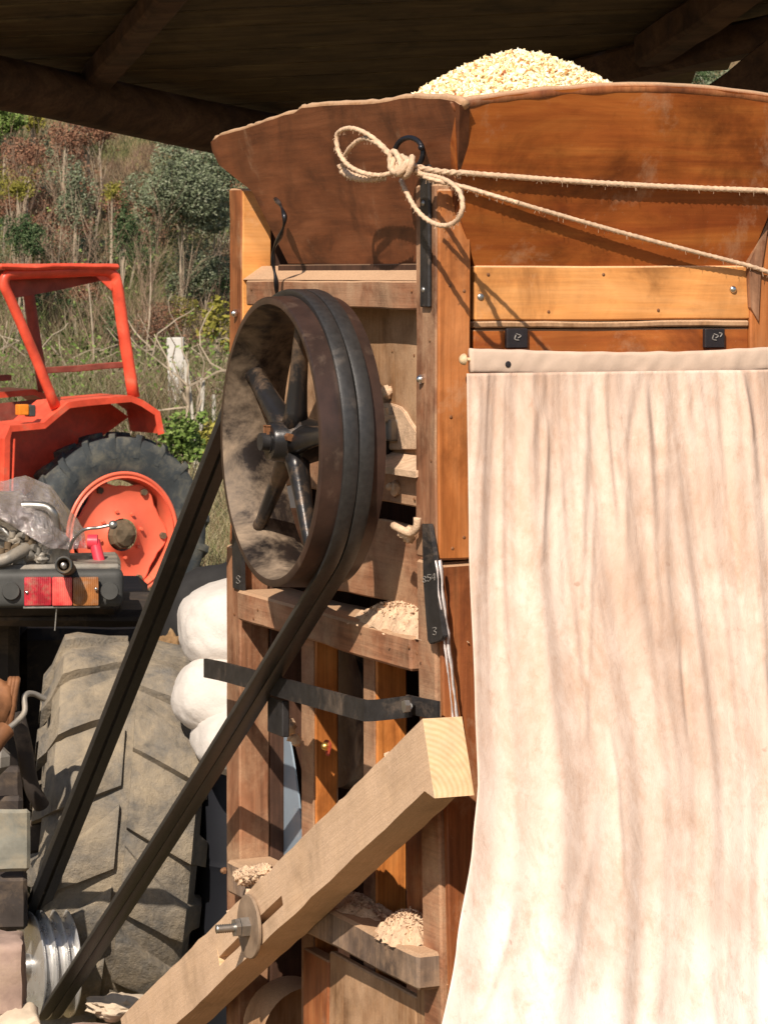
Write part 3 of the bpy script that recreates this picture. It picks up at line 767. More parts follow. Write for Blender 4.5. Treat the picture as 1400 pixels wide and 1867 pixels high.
# front
zft, zfb = zy(1100, 484, .01), zy(1100, 583, .01)
bm = bmesh.new(); box(bm, (fx(866, .006), .006, zfb), (fx(1368, .006), .03, zft), .003, .06, .0015); part('front_plank', bm, m_plank)
bm = bmesh.new(); box(bm, (fx(866, .0), .002, zfb-.014), (fx(1368, 0), .03, zfb-.0015), .003, .05, .003); part('batten', bm, m_panel)
bm = bmesh.new(); box(bm, (fx(866, .004), .009, zfb-.13), (fx(1368, .004), .035, zfb-.016), .003, .06, .0015); part('front_rail', bm, m_hop_front)
bm = bmesh.new(); box(bm, (fx(866, .01), .02, .1), (fx(1368, .01), .034, zfb-.135), .003); part('front_panel', bm, m_red)
for px in (942, 1302):
    z = zy(px, 616, .0); x = fx(px, .0); s = .0215
    bm = bmesh.new(); box(bm, (x-s, -.004, z-.019), (x+s, .008, z+.018), .002); pl = part('hinge_plate', bm, m_plate)
    bm = bmesh.new()
    for (u, v, q) in (((0, 0, 0), (.006, 0, .004), (-.003, 0, .008)), ((.002, 0, -.004), (-.006, 0, -.002), (-.004, 0, .006))) + ((((.010, 0, .002), (.014, 0, .008), (.008, 0, .010)),) if px > 1000 else ()):
        tube(bm, catmull([Vector((x, -.0050, z))+Vector(k) for k in (u, v, q)], 4), .0012, 5)
    obj('scratch', bm, m_scratch, pl)
bm = bmesh.new(); dome(bm, M.Y(1336, 527, .006), (0, -1, 0), .0075, .006); part('screw', bm, m_bright, smooth=True)
bm = bmesh.new(); dome(bm, M.Y(876, 541, .006), (0, -1, 0), .007, .004); part('screw', bm, m_steel, smooth=True)
# right-hand wedge beside the hopper
P = [M.Y(1400, 395, .0), M.Y(1362, 480, .0), M.Y(1366, 560, .0), M.Y(1380, 585, 0), M.Y(1384, 500, .0)]
bm = bmesh.new(); slab(bm, [p+Vector((0, -.006, 0)) for p in P], (0, .02, 0)); part('wedge_board', bm, m_post_l)

# hopper: leaning boards with arched tops
def ragged(p0, p1, n, amp, seed):
    out = []
    for i in range(1, n):
        t = i/n; p = Vector(p0).lerp(Vector(p1), t); p.z += amp*noise.noise(Vector((t*n*.5, seed, 0))); out.append(p)
    return out
hl = lambda px, py, t: M.X(px, py, .022-.055*t)
# left board outline
L0 = hl(503, 486, 0); L1 = hl(762, 486, 0); Lc = Vector((.004, .0, zft+.005))
TL = M.Y(836, 188, -.112); TL.x = TL.x
T_pts = [(800, 183, .95), (735, 177, .97), (665, 188, .95), (600, 191, .95), (545, 196, .93), (530, 206, .92), (480, 221, .88), (440, 236, .84), (400, 247, .8), (384, 258, .76)]
Ptop = []
for px, py, t in T_pts: Ptop.append(M.X(px, py, -.035))
low = [M.X(386, 275, -.032), M.X(398, 300, -.025), M.X(440, 348, -.030), M.X(470, 415, -.015), M.X(500, 480, .0)]
corner_top = M.Y(838, 190, -.112)
outline = [corner_top]+[Ptop[0]]
for i in range(len(Ptop)-1): outline += ragged(Ptop[i], Ptop[i+1], 3, .004, i)+[Ptop[i+1]]
outline += low+[Vector((.024, yx(765, .02), low[-1].z-.004)), Vector((.06, .035, low[-1].z-.004))]
pa_, pb_, pc_ = corner_top, Ptop[-1], Vector((.040, yx(640, .04), low[-1].z))
pn_ = (pb_-pa_).cross(pc_-pa_)
outline = [Vector((pa_.x-((p.y-pa_.y)*pn_.y+(p.z-pa_.z)*pn_.z)/pn_.x, p.y, p.z)) for p in outline]
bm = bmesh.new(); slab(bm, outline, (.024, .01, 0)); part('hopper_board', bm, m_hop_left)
Ptop = outline[1:]; Ptop = [q for q in Ptop if q.z > Ptop[0].z-.16][:28]
# top rim strip of the left board: thick rounded edge with crumbs
bm = bmesh.new(); rim = [corner_top+Vector((.013, .004, -.001))]+[p+Vector((.013, .002, .000)) for p in Ptop]
tube(bm, catmull(rim, 2), lambda u: .0095+.0045*noise.noise(Vector((u*46, 1, 1))), 9); part('rim', bm, m_panel, smooth=True)
# front board
FT = [(838, 190), (870, 181), (930, 172), (1000, 164), (1080, 158), (1160, 155), (1240, 157), (1310, 162), (1400, 173), (1480, 187)]
top = [M.Y(px, py, -.112) for px, py in FT]
bot = [M.Y(1362, 487, .012), M.Y(866, 487, .012)]
outl = top[:]+[M.Y(1470, 240, -.09), M.Y(1400, 400, -.025)]+bot+[M.Y(846, 400, -.03), M.Y(838, 300, -.07)]
# leaning plane: y from z
z0_, z1_ = bot[0].z, top[5].z
def lean(p):
    t = max(0, min(1.1, (p.z-z0_)/(z1_-z0_))); return Vector((p.x, .012-.118*t, p.z))
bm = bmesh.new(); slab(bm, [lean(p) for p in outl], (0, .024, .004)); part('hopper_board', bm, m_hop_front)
bm = bmesh.new(); tube(bm, catmull([lean(p)+Vector((0, .012, -.004)) for p in top], 5), lambda u: .0118+.002*noise.noise(Vector((u*14, 5, 1))), 9); part('rim', bm, m_red, smooth=True)
# rear and far boards of the hopper
zt = top[0].z
for (nm, P, off) in (('hopper_board', [(MW+.03, -.11, zt-.02), (MW+.05, 1.18, zt-.05), (MW-.06, .90, zft), (MW-.03, .03, zft)], (-.02, 0, 0)),
                     ('hopper_board', [(.07, 1.15, zt-.07), (MW+.05, 1.16, zt-.05), (MW-.06, .90, zft), (.10, .88, zft)], (0, -.02, 0))):
    bm = bmesh.new(); slab(bm, P, off); part(nm, bm, m_hop_left)
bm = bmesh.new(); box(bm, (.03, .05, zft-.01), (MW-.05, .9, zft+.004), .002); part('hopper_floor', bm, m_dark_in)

# iron strip with ring and bolts on the corner
x_ = -.009
bm = bmesh.new(); box(bm, (x_, yx(781, x_), zx(772, 560, x_)), (-.002, yx(765, x_), zx(772, 300, x_)), .002, .05, .001); st = part('iron_strip', bm, m_iron)
for py in (370, 528):
    bm = bmesh.new(); dome(bm, M.X(772, py, x_), (-1, 0, 0), .006, .004); obj('screw', bm, m_steel, st, True)
rc = M.X(745, 279, -.035)
bm = bmesh.new(); R_ = .029
tube(bm, [rc+Vector((.012*math.cos(t)-.0, -.7*R_*math.cos(t)*1.9, R_*math.sin(t))) for t in [2*PI*i/28 for i in range(28)]], .0050, 8, closed=True)
part('ring', bm, m_ring, smooth=True)
bm = bmesh.new(); cyl(bm, M.X(768, 268, .0), M.X(768, 268, -.03), .006); part('ring_staple', bm, m_ring, smooth=True)
# lower iron strip, tapered, with scratched figures
xs_ = -.012
P = [M.X(769, 955, xs_), M.X(782, 955, xs_), M.X(791, 1010, xs_), M.X(798, 1090, xs_), M.X(808, 1160, xs_), M.X(804, 1168, xs_), M.X(783, 1175, xs_), M.X(779, 1168, xs_), M.X(771, 1060, xs_)]
bm = bmesh.new(); slab(bm, P, (.009, 0, 0), .0012); ls = part('iron_strip', bm, m_iron)
def scribble(px, py, strokes, size, x, parent):
    bm = bmesh.new()
    for s_ in strokes:
        pts = [M.X(px+u*size*.8, py-v*size, x-.0008) for u, v in s_]
        tube(bm, catmull(pts, 4) if len(pts) > 2 else pts, .0009, 4)
    obj('scratched_figure', bm, m_scratch, parent)
G8 = [[(.3, .5), (0, .8), (.3, 1), (.6, .8), (.3, .5), (0, .2), (.3, 0), (.6, .2), (.3, .5)]]
G5 = [[(.6, 1), (.1, 1), (.1, .55), (.5, .6), (.6, .3), (.3, 0), (0, .1)]]
G4 = [[(.5, 0), (.5, 1), (0, .35), (.65, .35)]]
G3 = [[(0, .9), (.4, 1), (.5, .75), (.2, .55), (.55, .35), (.4, 0), (0, .1)]]
scribble(771, 1062, G8, 11, xs_, ls); scribble(779, 1060, G5, 12, xs_, ls); scribble(787, 1058, G4, 12, xs_, ls)
scribble(789, 1158, G3, 14, xs_, ls)
bm = bmesh.new(); slab(bm, [M.X(422, 960, -.006), M.X(440, 960, -.006), M.X(442, 1078, -.006), M.X(424, 1072, -.006)], (.008, 0, 0), .001); s2 = part('iron_strip', bm, m_iron)
scribble(431, 1064, G8, 14, -.006, s2)
# bolts
for px, py, x, r, m, nm in ((771, 691, 0, .0095, m_bright, 'bolt'), (431, 571, -.002, .009, m_bright, 'bolt'), (597, 1361, ux, .0105, m_brass, 'bolt'), (411, 1588, -.004, .008, m_rusty, 'bolt')):
    p = M.X(px, py, x); bm = bmesh.new()
    hexnut(bm, p, (-1, 0, 0), r, .006); dome(bm, p+Vector((-.006, 0, 0)), (-1, 0, 0), r*.75, r*.7); part(nm, bm, m, smooth=True, angle=40)
bm = bmesh.new(); p = M.X(598, 1364, ux); t_ = [p+Vector((-.0012, .018*math.cos(a)*(1+.3*math.sin(3*a)), .02*math.sin(a)*(1+.2*math.cos(2*a)))) for a in [2*PI*i/14 for i in range(14)]]
slab(bm, t_, (.001, 0, 0)); part('paint_daub', bm, m_redpaint)
# square-headed bolt and dusty nuts by the shelf
p = M.X(718, 775, .045); bm = bmesh.new(); box(bm, p+Vector((-.018, -.022, -.03)), p+Vector((.01, .022, .012)), .004); box(bm, p+Vector((-.03, -.014, .006)), p+Vector((0, .014, .02)), .003); cyl(bm, p+Vector((-.02, 0, .018)), p+Vector((-.02, 0, .034)), .008); part('bearing_cap', bm, m_gear, smooth=True, angle=35)
for px, py, x, s in ((722, 890, .018, 1), (706, 715, .045, .9), (745, 975, -.012, 1.1), (527, 1325, .0, 1.2), (540, 1350, .02, .9)):
    bm = bmesh.new(); p = M.X(px, py, x)
    blob(bm, p, .012*s, (1, 1.1, 1.2), .35, 7, 3, px); blob(bm, p+Vector((-.009, .005, .003)), .008*s, (1.3, 1, 1), .3, 7, 2, px+1)
    part('caked_nut', bm, m_dust, smooth=True)
bm = bmesh.new(); p = M.X(748, 972, -.02)
tube(bm, catmull([p+Vector(v) for v in ((-.01, .055, .010), (-.012, .03, .008), (0, 0, 0), (.004, -.02, .012), (.004, -.024, .03))], 5), .0075, 8); part('wing_nut', bm, m_dust, smooth=True)
# hook wire on the hopper side
bm = bmesh.new()
tube(bm, catmull([M.X(a, b, c) for a, b, c in ((502, 362, -.03), (512, 375, -.045), (519, 398, -.05), (513, 425, -.045), (500, 452, -.04), (498, 480, -.035), (503, 510, -.03), (505, 545, -.02))], 6), lambda u: .0042+.0015*math.sin(u*30), 7)
part('iron_hook', bm, m_ring, smooth=True)
# flat bar bracket across the open bay
xb = -.075
c0 = [M.X(374, 1218, xb), M.X(420, 1228, xb), M.X(520, 1256, xb), M.X(600, 1278, xb), M.X(658, 1294, xb), M.X(672, 1296, xb+.002), M.X(700, 1294, xb+.012), M.X(748, 1288, xb+.03)]
def flatbar(bm, pts, hh, th):
    n = len(pts); V = []
    for i, p in enumerate(pts):
        d = (pts[min(i+1, n-1)]-pts[max(i-1, 0)]); d.z = 0; s = Vector((d.y, -d.x, 0)).normalized()*th/2
        V.append([bm.verts.new(p+s*k+Vector((0, 0, hh*j/2))) for k, j in ((1, 1), (-1, 1), (-1, -1), (1, -1))])
    for i in range(n-1):
        for k in range(4): bm.faces.new((V[i][k], V[i][(k+1) % 4], V[i+1][(k+1) % 4], V[i+1][k]))
    bm.faces.new(V[0]); bm.faces.new(V[-1][::-1]); bmesh.ops.recalc_face_normals(bm, faces=bm.faces)
bm = bmesh.new(); flatbar(bm, catmull(c0, 3), .040, .007); part('bracket_bar', bm, m_iron)
bm = bmesh.new(); flatbar(bm, [M.X(742, 1284, -.03), M.X(770, 1290, -.02), M.X(800, 1296, -.012)], .034, .006); part('bracket_bar', bm, m_iron)
bm = bmesh.new(); box(bm, M.X(515, 1345, -.07), M.X(500, 1268, -.055), .002); part('bracket_lug', bm, m_iron)
bm = bmesh.new(); cyl(bm, M.X(745, 1288, -.05), M.X(745, 1288, .01), .007); hexnut(bm, M.X(745, 1288, -.055), (-1, 0, 0), .012, .01); part('bolt', bm, m_steel)
bm = bmesh.new(); slab(bm, [M.X(520, 888, .014), M.X(536, 883, .014), M.X(548, 892, .014), M.X(546, 926, .014), M.X(522, 926, .014)], (.004, 0, 0)); part('white_label', bm, m_sack)
bm = bmesh.new(); slab(bm, [M.X(a, b, .044) for a, b in ((690, 738), (702, 734), (716, 737), (728, 742), (737, 752), (744, 765), (753, 778), (760, 790), (765, 800), (765, 820), (694, 820))], (.009, 0, 0), .002); part('dust_cake', bm, m_dust)

# pulley ------------------------------------------------------------
yc = M.X(490, 805, -.17).y; zc = M.X(490, 805, -.17).z; RP = .279
pul = bpy.data.objects.new('drive_pulley', None); COL.objects.link(pul); pul.parent = mach; pul.location = (0, yc, zc)
bm = bmesh.new()
prof = [(-.170, RP-.014), (-.1705, RP-.004), (-.168, RP), (-.14, RP+.0015), (-.105, RP+.003), (-.07, RP+.0015), (-.042, RP), (-.040, RP-.004), (-.0405, RP-.014)]
lathe(bm, prof, 128, 'x'); o = obj('rim', bm, m_pul_out, pul, True, 50)
bm = bmesh.new(); lathe(bm, [(-.170, RP-.0138), (-.155, RP-.018), (-.125, RP-.024), (-.105, RP-.027), (-.085, RP-.024), (-.055, RP-.018), (-.0405, RP-.0138)], 128, 'x'); obj('rim_inside', bm, m_pul_in, pul, True)
bm = bmesh.new(); lathe(bm, [(-.172, .0), (-.172, .022), (-.17, .022), (-.17, .034), (-.165, .038), (-.14, .040), (-.118, .052), (-.10, .048), (-.07, .040), (-.055, .036), (-.055, .02)], 32, 'x'); obj('hub', bm, m_spoke, pul, True, 35)
for i in range(5):
    th = math.radians(79+72*i); u = Vector((0, -math.cos(th), math.sin(th)))
    bm = bmesh.new(); P = [Vector((-.118, 0, 0))+u*r for r in (.03, .06, .11, .16, .21, .245, .262)]
    tube(bm, P, lambda q: .028-.013*q+.012*max(0, .25-q)*4*.6+.007*max(0, q-.85)/.15, 12, ecc=.72); obj('spoke', bm, m_spoke, pul, True)
bm = bmesh.new(); cyl(bm, (-.188, 0, 0), (.06, 0, 0), .017, 20); obj('shaft', bm, m_iron, pul, True, 40)
bm = bmesh.new(); box(bm, (-.166, -.009, .012), (-.176, .009, .030), .002); cyl(bm, (-.145, -.052, .01), (-.145, -.03, .01), .008, 6); obj('key', bm, m_rusty, pul)
bm = bmesh.new(); box(bm, (-.035, yc-.09, zc-.045), (.05, yc+.09, zc+.03), .012, bs=3); cyl(bm, (-.038, yc, zc), (.03, yc, zc), .05, 24); part('bearing_block', bm, m_iron, smooth=True, angle=40)

# belts -------------------------------------------------------------
ps = M.X(54, 1762, -.132); RS = .132; rs_b = RS-.006; rb_b = RP+.008
def belt_path(c1, r1, c2, r2, n=60):
    """open belt round circle 1 (big) and circle 2 (small) in the y-z plane"""
    d = (c2-c1); D = d.length; a = math.atan2(d.y, d.x); b = math.acos((r1-r2)/D); out = []
    for i in range(n+1):
        t = a+b+(2*PI-2*b)*i/n; out.append(c1+Vector((math.cos(t), math.sin(t)))*r1)
    p0 = out[-1]; q0 = c2+Vector((math.cos(a-b), math.sin(a-b)))*r2
    for i in range(1, 14):
        t = i/14; out.append(p0.lerp(q0, t)+Vector((0, -.010*math.sin(PI*t))))
    for i in range(n//2+1):
        t = a-b+2*b*i/(n//2); out.append(c2+Vector((math.cos(t), math.sin(t)))*r2)
    p0 = out[-1]; q0 = out[0]
    for i in range(1, 14):
        t = i/14; out.append(p0.lerp(q0, t)+Vector((0, -.006*math.sin(PI*t))))
    return out
def make_belt(x0, x1, label):
    path = belt_path(Vector((yc, zc)), rb_b, Vector((ps.y, ps.z)), rs_b)
    bm = bmesh.new(); n = len(path); V = []; th = .0075
    for i, p in enumerate(path):
        d = (path[(i+1) % n]-path[i-1]).normalized(); nn = Vector((d.y, -d.x))
        xm = (x0+x1)/2; hw = (x1-x0)/2; wob = .0015*noise.noise(Vector((i*.07, x0*40, 0)))
        V.append([bm.verts.new((xm+k*hw+wob, p.x+nn.x*j, p.y+nn.y*j)) for k, j in ((-.78, -th), (.78, -th), (1, th*.2), (.97, th*.72), (.6, th*.95), (-.6, th*.95), (-.97, th*.72), (-1, th*.2))])
    for i in range(n):
        A, B = V[i], V[(i+1) % n]
        for k in range(8): bm.faces.new((A[k], A[(k+1) % 8], B[(k+1) % 8], B[k]))
    bmesh.ops.recalc_face_normals(bm, faces=bm.faces)
    o = obj('drive_belt', bm, m_belt, None, True, 30); o.location = (M.ox, M.oy, 0); o.rotation_euler = (0, 0, M.a)
    return tag(o, label, 'belt', 'black belts round the big pulley')
make_belt(-.1315, -.1015, 'black rubber drive belt, the outer one of the pair, nearer the pulley spokes')
make_belt(-.1000, -.0700, 'black rubber drive belt, the inner one of the pair, nearer the machine wall')

# raw timber arm ------------------------------------------------------
arm = M.root('timber_arm', 'dusty raw timber beam sloping down left with a slot, large washer and bolt', 'beam')
xa0, xa1 = -.112, -.036
e0 = M.X(770, 1311, xa0); e1 = M.X(792, 1456, xa0); far = M.X(207, 1870, xa0)
dirv = Vector((0, far.y-e0.y, far.z-e0.z)).normalized()
Lb = 1.95; hv = e0.z-e1.z
slope = math.atan2(-dirv.z, dirv.y); hp = hv*math.cos(slope)
bm = bmesh.new(); t = bmesh.new()
# side outline in y-z with a slot
up = Vector((0, math.sin(slope), math.cos(slope)))
A = e0; Bq = e1
def aln(s, d): return A+dirv*s-up*d         # s metres along, d metres down from the upper edge
y_end = aln(Lb, 0)
slot_s0 = (M.X(515, 1640, xa0)-A).dot(dirv); slot_s1 = slot_s0+.42; dm0, dm1 = hp*.56, hp*.72
# body as three pieces butted round the slot, joined into one mesh
def piece(s0, s1, d0, d1, seg=.05, endcut=False):
    tb = bmesh.new(); box(tb, (0, 0, 0), (1, 1, 1), 0)
    n = max(1, int((s1-s0)/seg)); m2 = max(1, int((d1-d0)/.03)); bm2 = bm
    tb.free()
    def pt(s, d, x):
        q = aln(s, d)
        if endcut and s == s0:
            q = A.lerp(Vector((A.x, Bq.y, Bq.z)), d/hp)
        j = noise.noise_vector(Vector((s*14, d*20, x*40)))*.0025+noise.noise_vector(Vector((s*55, d*60, x*90)))*.0012
        if d == 0: j.z += max(0, noise.noise(Vector((s*22, 3, 1))))*.006
        return Vector((x, q.y, q.z))+(j if s > s0+.001 or not endcut else j*.3)
    S_ = [s0+(s1-s0)*i/n for i in range(n+1)]; D_ = [d0+(d1-d0)*i/m2 for i in range(m2+1)]
    ring = [(d, xa0) for d in D_]+[(d1, xa1)]+[(d, xa1) for d in D_[::-1][1:]]
    V = [[bm2.verts.new(pt(s, d, x)) for d, x in ring] for s in S_]
    m = len(ring)
    for i in range(n):
        for k in range(m): bm2.faces.new((V[i][k], V[i][(k+1) % m], V[i+1][(k+1) % m], V[i+1][k]))
    f = bm2.faces.new(V[0][::-1]); f.material_index = 1
    bm2.faces.new(V[-1])
piece(0, slot_s0, 0, hp, endcut=True)
piece(slot_s0, slot_s1, 0, dm0); piece(slot_s0, slot_s1, dm1, hp); piece(slot_s1, Lb, 0, hp)
bmesh.ops.remove_doubles(bm, verts=bm.verts, dist=.0004)
bmesh.ops.recalc_face_normals(bm, faces=bm.faces)
obj('beam_body', bm, [m_beam, m_beam_end], arm)
wc = M.X(455, 1690, xa0-.006)
bm = bmesh.new(); lathe(bm, [(-.004, .012), (-.004, .0625), (-.002, .064), (.002, .064), (.003, .0625), (.003, .012)], 40, 'x', wc); obj('washer', bm, m_washer, arm, True, 40)
bm = bmesh.new(); hexnut(bm, wc+Vector((-.004, 0, 0)), (-1, 0, 0), .021, .018); obj('nut', bm, m_steel, arm)
bm = bmesh.new(); hexnut(bm, wc+Vector((-.023, 0, 0)), (-1, 0, 0), .019, .010); obj('nut', bm, m_steel, arm)
bm = bmesh.new(); tube(bm, [wc+Vector((.07-.14*i/60, 0, 0)) for i in range(61)], lambda u: .0085+.001*math.sin(u*190), 12); obj('threaded_rod', bm, m_steel, arm, True)

bm = bmesh.new(); rq = random.Random(12)
for k in range(46):
    s_ = rq.choice((rq.gauss(.27, .05), rq.gauss(.42, .04), rq.uniform(.15, 1.2))); q = aln(max(.08, s_), 0)
    blob(bm, (rq.uniform(xa0+.002, xa1), q.y, q.z+.001), rq.uniform(.004, .013), (1, 1.4, .8), .45, 9, 2, k)
o = obj('sawdust', bm, m_dust, None, False); o.location = (M.ox, M.oy, 0); o.rotation_euler = (0, 0, M.a); tag(o, 'crumbs of caked sawdust along the top edge of the timber arm', 'sawdust', kind='stuff')
# nail heads in the boards
for px, py, x in ((458, 527, 0), (520, 540, 0), (750, 530, 0), (783, 620, 0), (786, 840, 0), (429, 700, 0), (427, 1120, 0), (425, 1300, 0), (470, 1112, -.01), (745, 1180, -.01), (760, 1192, -.01), (462, 1128, -.01), (715, 640, .052), (755, 648, .052), (720, 905, .02), (755, 910, .02)):
    bm = bmesh.new(); dome(bm, M.X(px, py, x-.0015), (-1, 0, 0), .0035, .0015); part('nail', bm, m_rusty)
for px, py in ((820, 520), (846, 530), (822, 760), (846, 980), (825, 1000), (890, 500), (1100, 500), (1200, 565), (1000, 568)):
    bm = bmesh.new(); dome(bm, M.Y(px, py, -.0065 if px < 860 else .005), (0, -1, 0), .0032, .0015); part('nail', bm, m_rusty)

# sawdust heaps ---------------------------------------------------------
def heap(name, label, c_, lx, ly, h, seed, tilt=0):
    bm = bmesh.new(); n1, n2 = 34, 60; V = []
    for j in range(n2+1):
        row = []
        for i in range(n1+1):
            u, v = i/n1*2-1, j/n2*2-1
            rag = 1+.35*noise.noise(Vector((math.atan2(v, u)*2.5, seed, 0)))
            r = math.sqrt(u*u+v*v)/rag; f = max(0, 1-r**2.2)
            q = Vector((u*lx/2, v*ly/2, 0)); nz = noise.fractal(Vector((q.x*45, q.y*45, seed)), 1, 2, 5)
            row.append(None if r > 1.12 else bm.verts.new(Vector(c_)+Vector((q.x, q.y, f*h*(.85+.28*nz)+(.003*nz if f > 0 else -.002)+tilt*q.y))))
        V.append(row)
    for j in range(n2):
        for i in range(n1):
            q4 = (V[j][i], V[j][i+1], V[j+1][i+1], V[j+1][i])
            if all(q4): bm.faces.new(q4)
    rh = random.Random(seed); ac = Acc()
    for _ in range(420):
        u, v = rh.gauss(0, .42), rh.gauss(0, .42); f = max(0, 1-(u*u+v*v)**1.1)
        ac.leaf(Vector(c_)+Vector((u*lx/2, v*ly/2, f*h*.95+.002+tilt*v*ly/2)), rh.uniform(.0018, .005), rh)
    for q in ac.f: bm.faces.new([bm.verts.new(ac.v[k]) for k in q])
    o = obj(name, bm, m_dust, None, False); o.location = (M.ox, M.oy, 0); o.rotation_euler = (0, 0, M.a)
    return tag(o, label, 'sawdust', kind='stuff')
y0, y1 = yx(776), yx(630)
heap('sawdust', 'ragged heap of sawdust on the middle shelf rail under the pulley', (.040, (y0+y1)/2, zs-.003), .10, (y1-y0)*1.05, .050, 3)
q = M.X(728, 1735, .0)
heap('sawdust', 'round clump of sawdust on the grey lower rail', (q.x+.02, q.y, z3+.018), .11, .17, .055, 4)
heap('sawdust', 'thin spread of sawdust on the lower rail beside the timber arm', (q.x+.03, q.y+.28, z3+.018), .10, .26, .030, 5)
q = M.X(465, 1622, -.06); bm = bmesh.new()
for k in range(7): blob(bm, M.X(440+k*7, 1598-k*1.5+6*(k % 2), -.06-.006*k), .016, (1, 1.3, .9), .5, 9, 4, k)
o = obj('sawdust', bm, m_dust, None, True); o.location = (M.ox, M.oy, 0); o.rotation_euler = (0, 0, M.a); tag(o, 'sawdust piled in the corner between back post and timber arm', 'sawdust', kind='stuff')
q = aln(.48, 0); heap('sawdust', 'crumbling sawdust ridge along the upper edge of the timber arm', ((xa0+xa1)/2+.01, q.y, q.z-.006), .06, .36, .026, 7, math.tan(-slope))

# ------------------------------------------------------------------ corn heap in the hopper
bm = bmesh.new(); cc = M.loc(W(948, 190, 6.22)); zb = H-(190-HY)/F*6.22
rg = random.Random(3); a = Acc()
def corn_h(u, v): r = math.sqrt(u*u+v*v); return .104*max(-.35, 1-r**1.55)
NB = 8500
for i in range(NB):
    u, v = rg.uniform(-1.15, 1.15), rg.uniform(-1.15, 1.15)
    if u*u+v*v > 1.32: continue
    p = Vector((cc.x+u*.235, cc.y+v*.24, zb+corn_h(u, v)+rg.uniform(-.006, .004)))
    s = rg.uniform(.003, .0075); b = len(a.v)
    ax = [Vector((rg.gauss(0, 1), rg.gauss(0, 1), rg.gauss(0, 1))).normalized()]; ax.append(ax[0].orthogonal().normalized()); ax.append(ax[0].cross(ax[1]))
    e = (1, rg.uniform(.5, .9), rg.uniform(.3, .6))
    for sx, sy, sz in ((1, 0, 0), (-1, 0, 0), (0, 1, 0), (0, -1, 0), (0, 0, 1), (0, 0, -1)):
        a.v.append(p+(ax[0]*sx*e[0]+ax[1]*sy*e[1]+ax[2]*sz*e[2])*s*rg.uniform(.8, 1.2))
    for f in ((0, 2, 4), (2, 1, 4), (1, 3, 4), (3, 0, 4), (2, 0, 5), (1, 2, 5), (3, 1, 5), (0, 3, 5)): a.f.append(tuple(b+k for k in f))
b = len(a.v); n1 = 24
for j in range(n1+1):
    for i in range(n1+1):
        u, v = (i/n1*2-1)*1.25, (j/n1*2-1)*1.25; a.v.append(Vector((cc.x+u*.235, cc.y+v*.24, zb+corn_h(u, v)-.008)))
for j in range(n1):
    for i in range(n1): k = b+j*(n1+1)+i; a.f.append((k, k+1, k+n1+2, k+n1+1))
o = pyobj('cracked_corn', a.v, a.f, m_corn); o.location = (M.ox, M.oy, 0); o.rotation_euler = (0, 0, M.a)
tag(o, 'heap of pale yellow cracked corn piled above the hopper rim', 'corn', kind='stuff')

# ------------------------------------------------------------------ curtain
zc_t = zy(1100, 632, -.03); x_l0 = fx(850, -.03); x_r = 1.02
cur = M.root('cloth_curtain', 'dust-stained off-white cloth curtain hanging over the machine front', 'curtain')
def cloth_pt(u, w_):
    """u 0..1 across, w_ 0..1 down"""
    z = zc_t-.045-w_*1.42
    pyv = 690+1180*w_*1.0
    xw = x_l0+(x_r-x_l0)*u
    out = .040+.52*w_**1.35*(.80+.20*math.cos(u*3))
    P_ = ((0, 850), (.22, 853), (.40, 864), (.50, 870), (.57, 860), (.68, 831), (.82, 786), (1.0, 735), (1.2, 700))
    for k in range(len(P_)-1):
        if P_[k][0] <= w_ <= P_[k+1][0]: t = (w_-P_[k][0])/(P_[k+1][0]-P_[k][0]); pl_ = P_[k][1]+(P_[k+1][1]-P_[k][1])*(t*t*(3-2*t)*.5+t*.5)
    lx = M.Y(pl_, 500, -.02-out).x
    x = lx+(x_r-lx)*u
    fade = min(1, .3+w_*3); g = 0
    ph = xw+.03*math.sin(w_*3+xw*7)-.10*w_*(xw-.35)
    g += .018*noise.noise(Vector((ph*9.5, w_*.9, 3)))*fade
    g += .0105*noise.noise(Vector((ph*27, w_*.75, 11)))*(.5+.5*fade)
    g += .0030*noise.noise(Vector((ph*60, w_*2.6, 5)))*max(.15, 1-1.1*w_)
    g += .0014*noise.noise(Vector((ph*120, w_*3.5, 8)))*max(0, 1-w_*1.8)
    for (xa, wa, xb_, wb, am, wd) in RIDGES:
        if wa <= w_ <= wb:
            t = (w_-wa)/(wb-wa); d = (xw-(xa+(xb_-xa)*t+.003*math.sin(t*3+xa*9)))/wd
            if abs(d) < 3: g += am*math.exp(-d*d)*math.sin(PI*t)**.5
    return Vector((x, -.02-out-g, z))
rr_ = random.Random(41); RIDGES = []
for k in range(46):
    xa = rr_.uniform(.05, .9); wa = rr_.choice((0, rr_.uniform(0, .75))); ln = rr_.uniform(.08, .38)
    RIDGES.append((xa, wa, xa+rr_.gauss(0, .03)+.05*(xa-.25)*ln*2, min(1, wa+ln), rr_.uniform(.002, .0055)*rr_.choice((1, 1, 1, -1)), rr_.uniform(.005, .014)))
bm = bmesh.new(); NU, NV = 300, 240; V = []
for j in range(NV+1):
    V.append([bm.verts.new(cloth_pt(i/NU, j/NV)) for i in range(NU+1)])
for j in range(NV):
    for i in range(NU): bm.faces.new((V[j][i], V[j+1][i], V[j+1][i+1], V[j][i+1]))
o = obj('cloth', bm, m_cloth, cur, True)
sm = o.modifiers.new('thickness', 'SOLIDIFY'); sm.thickness = .002
def sag(u): return -.010*math.sin(min(1, u/.75)*PI)+.012*max(0, u-.5)
bm = bmesh.new(); V = []; NR = 16
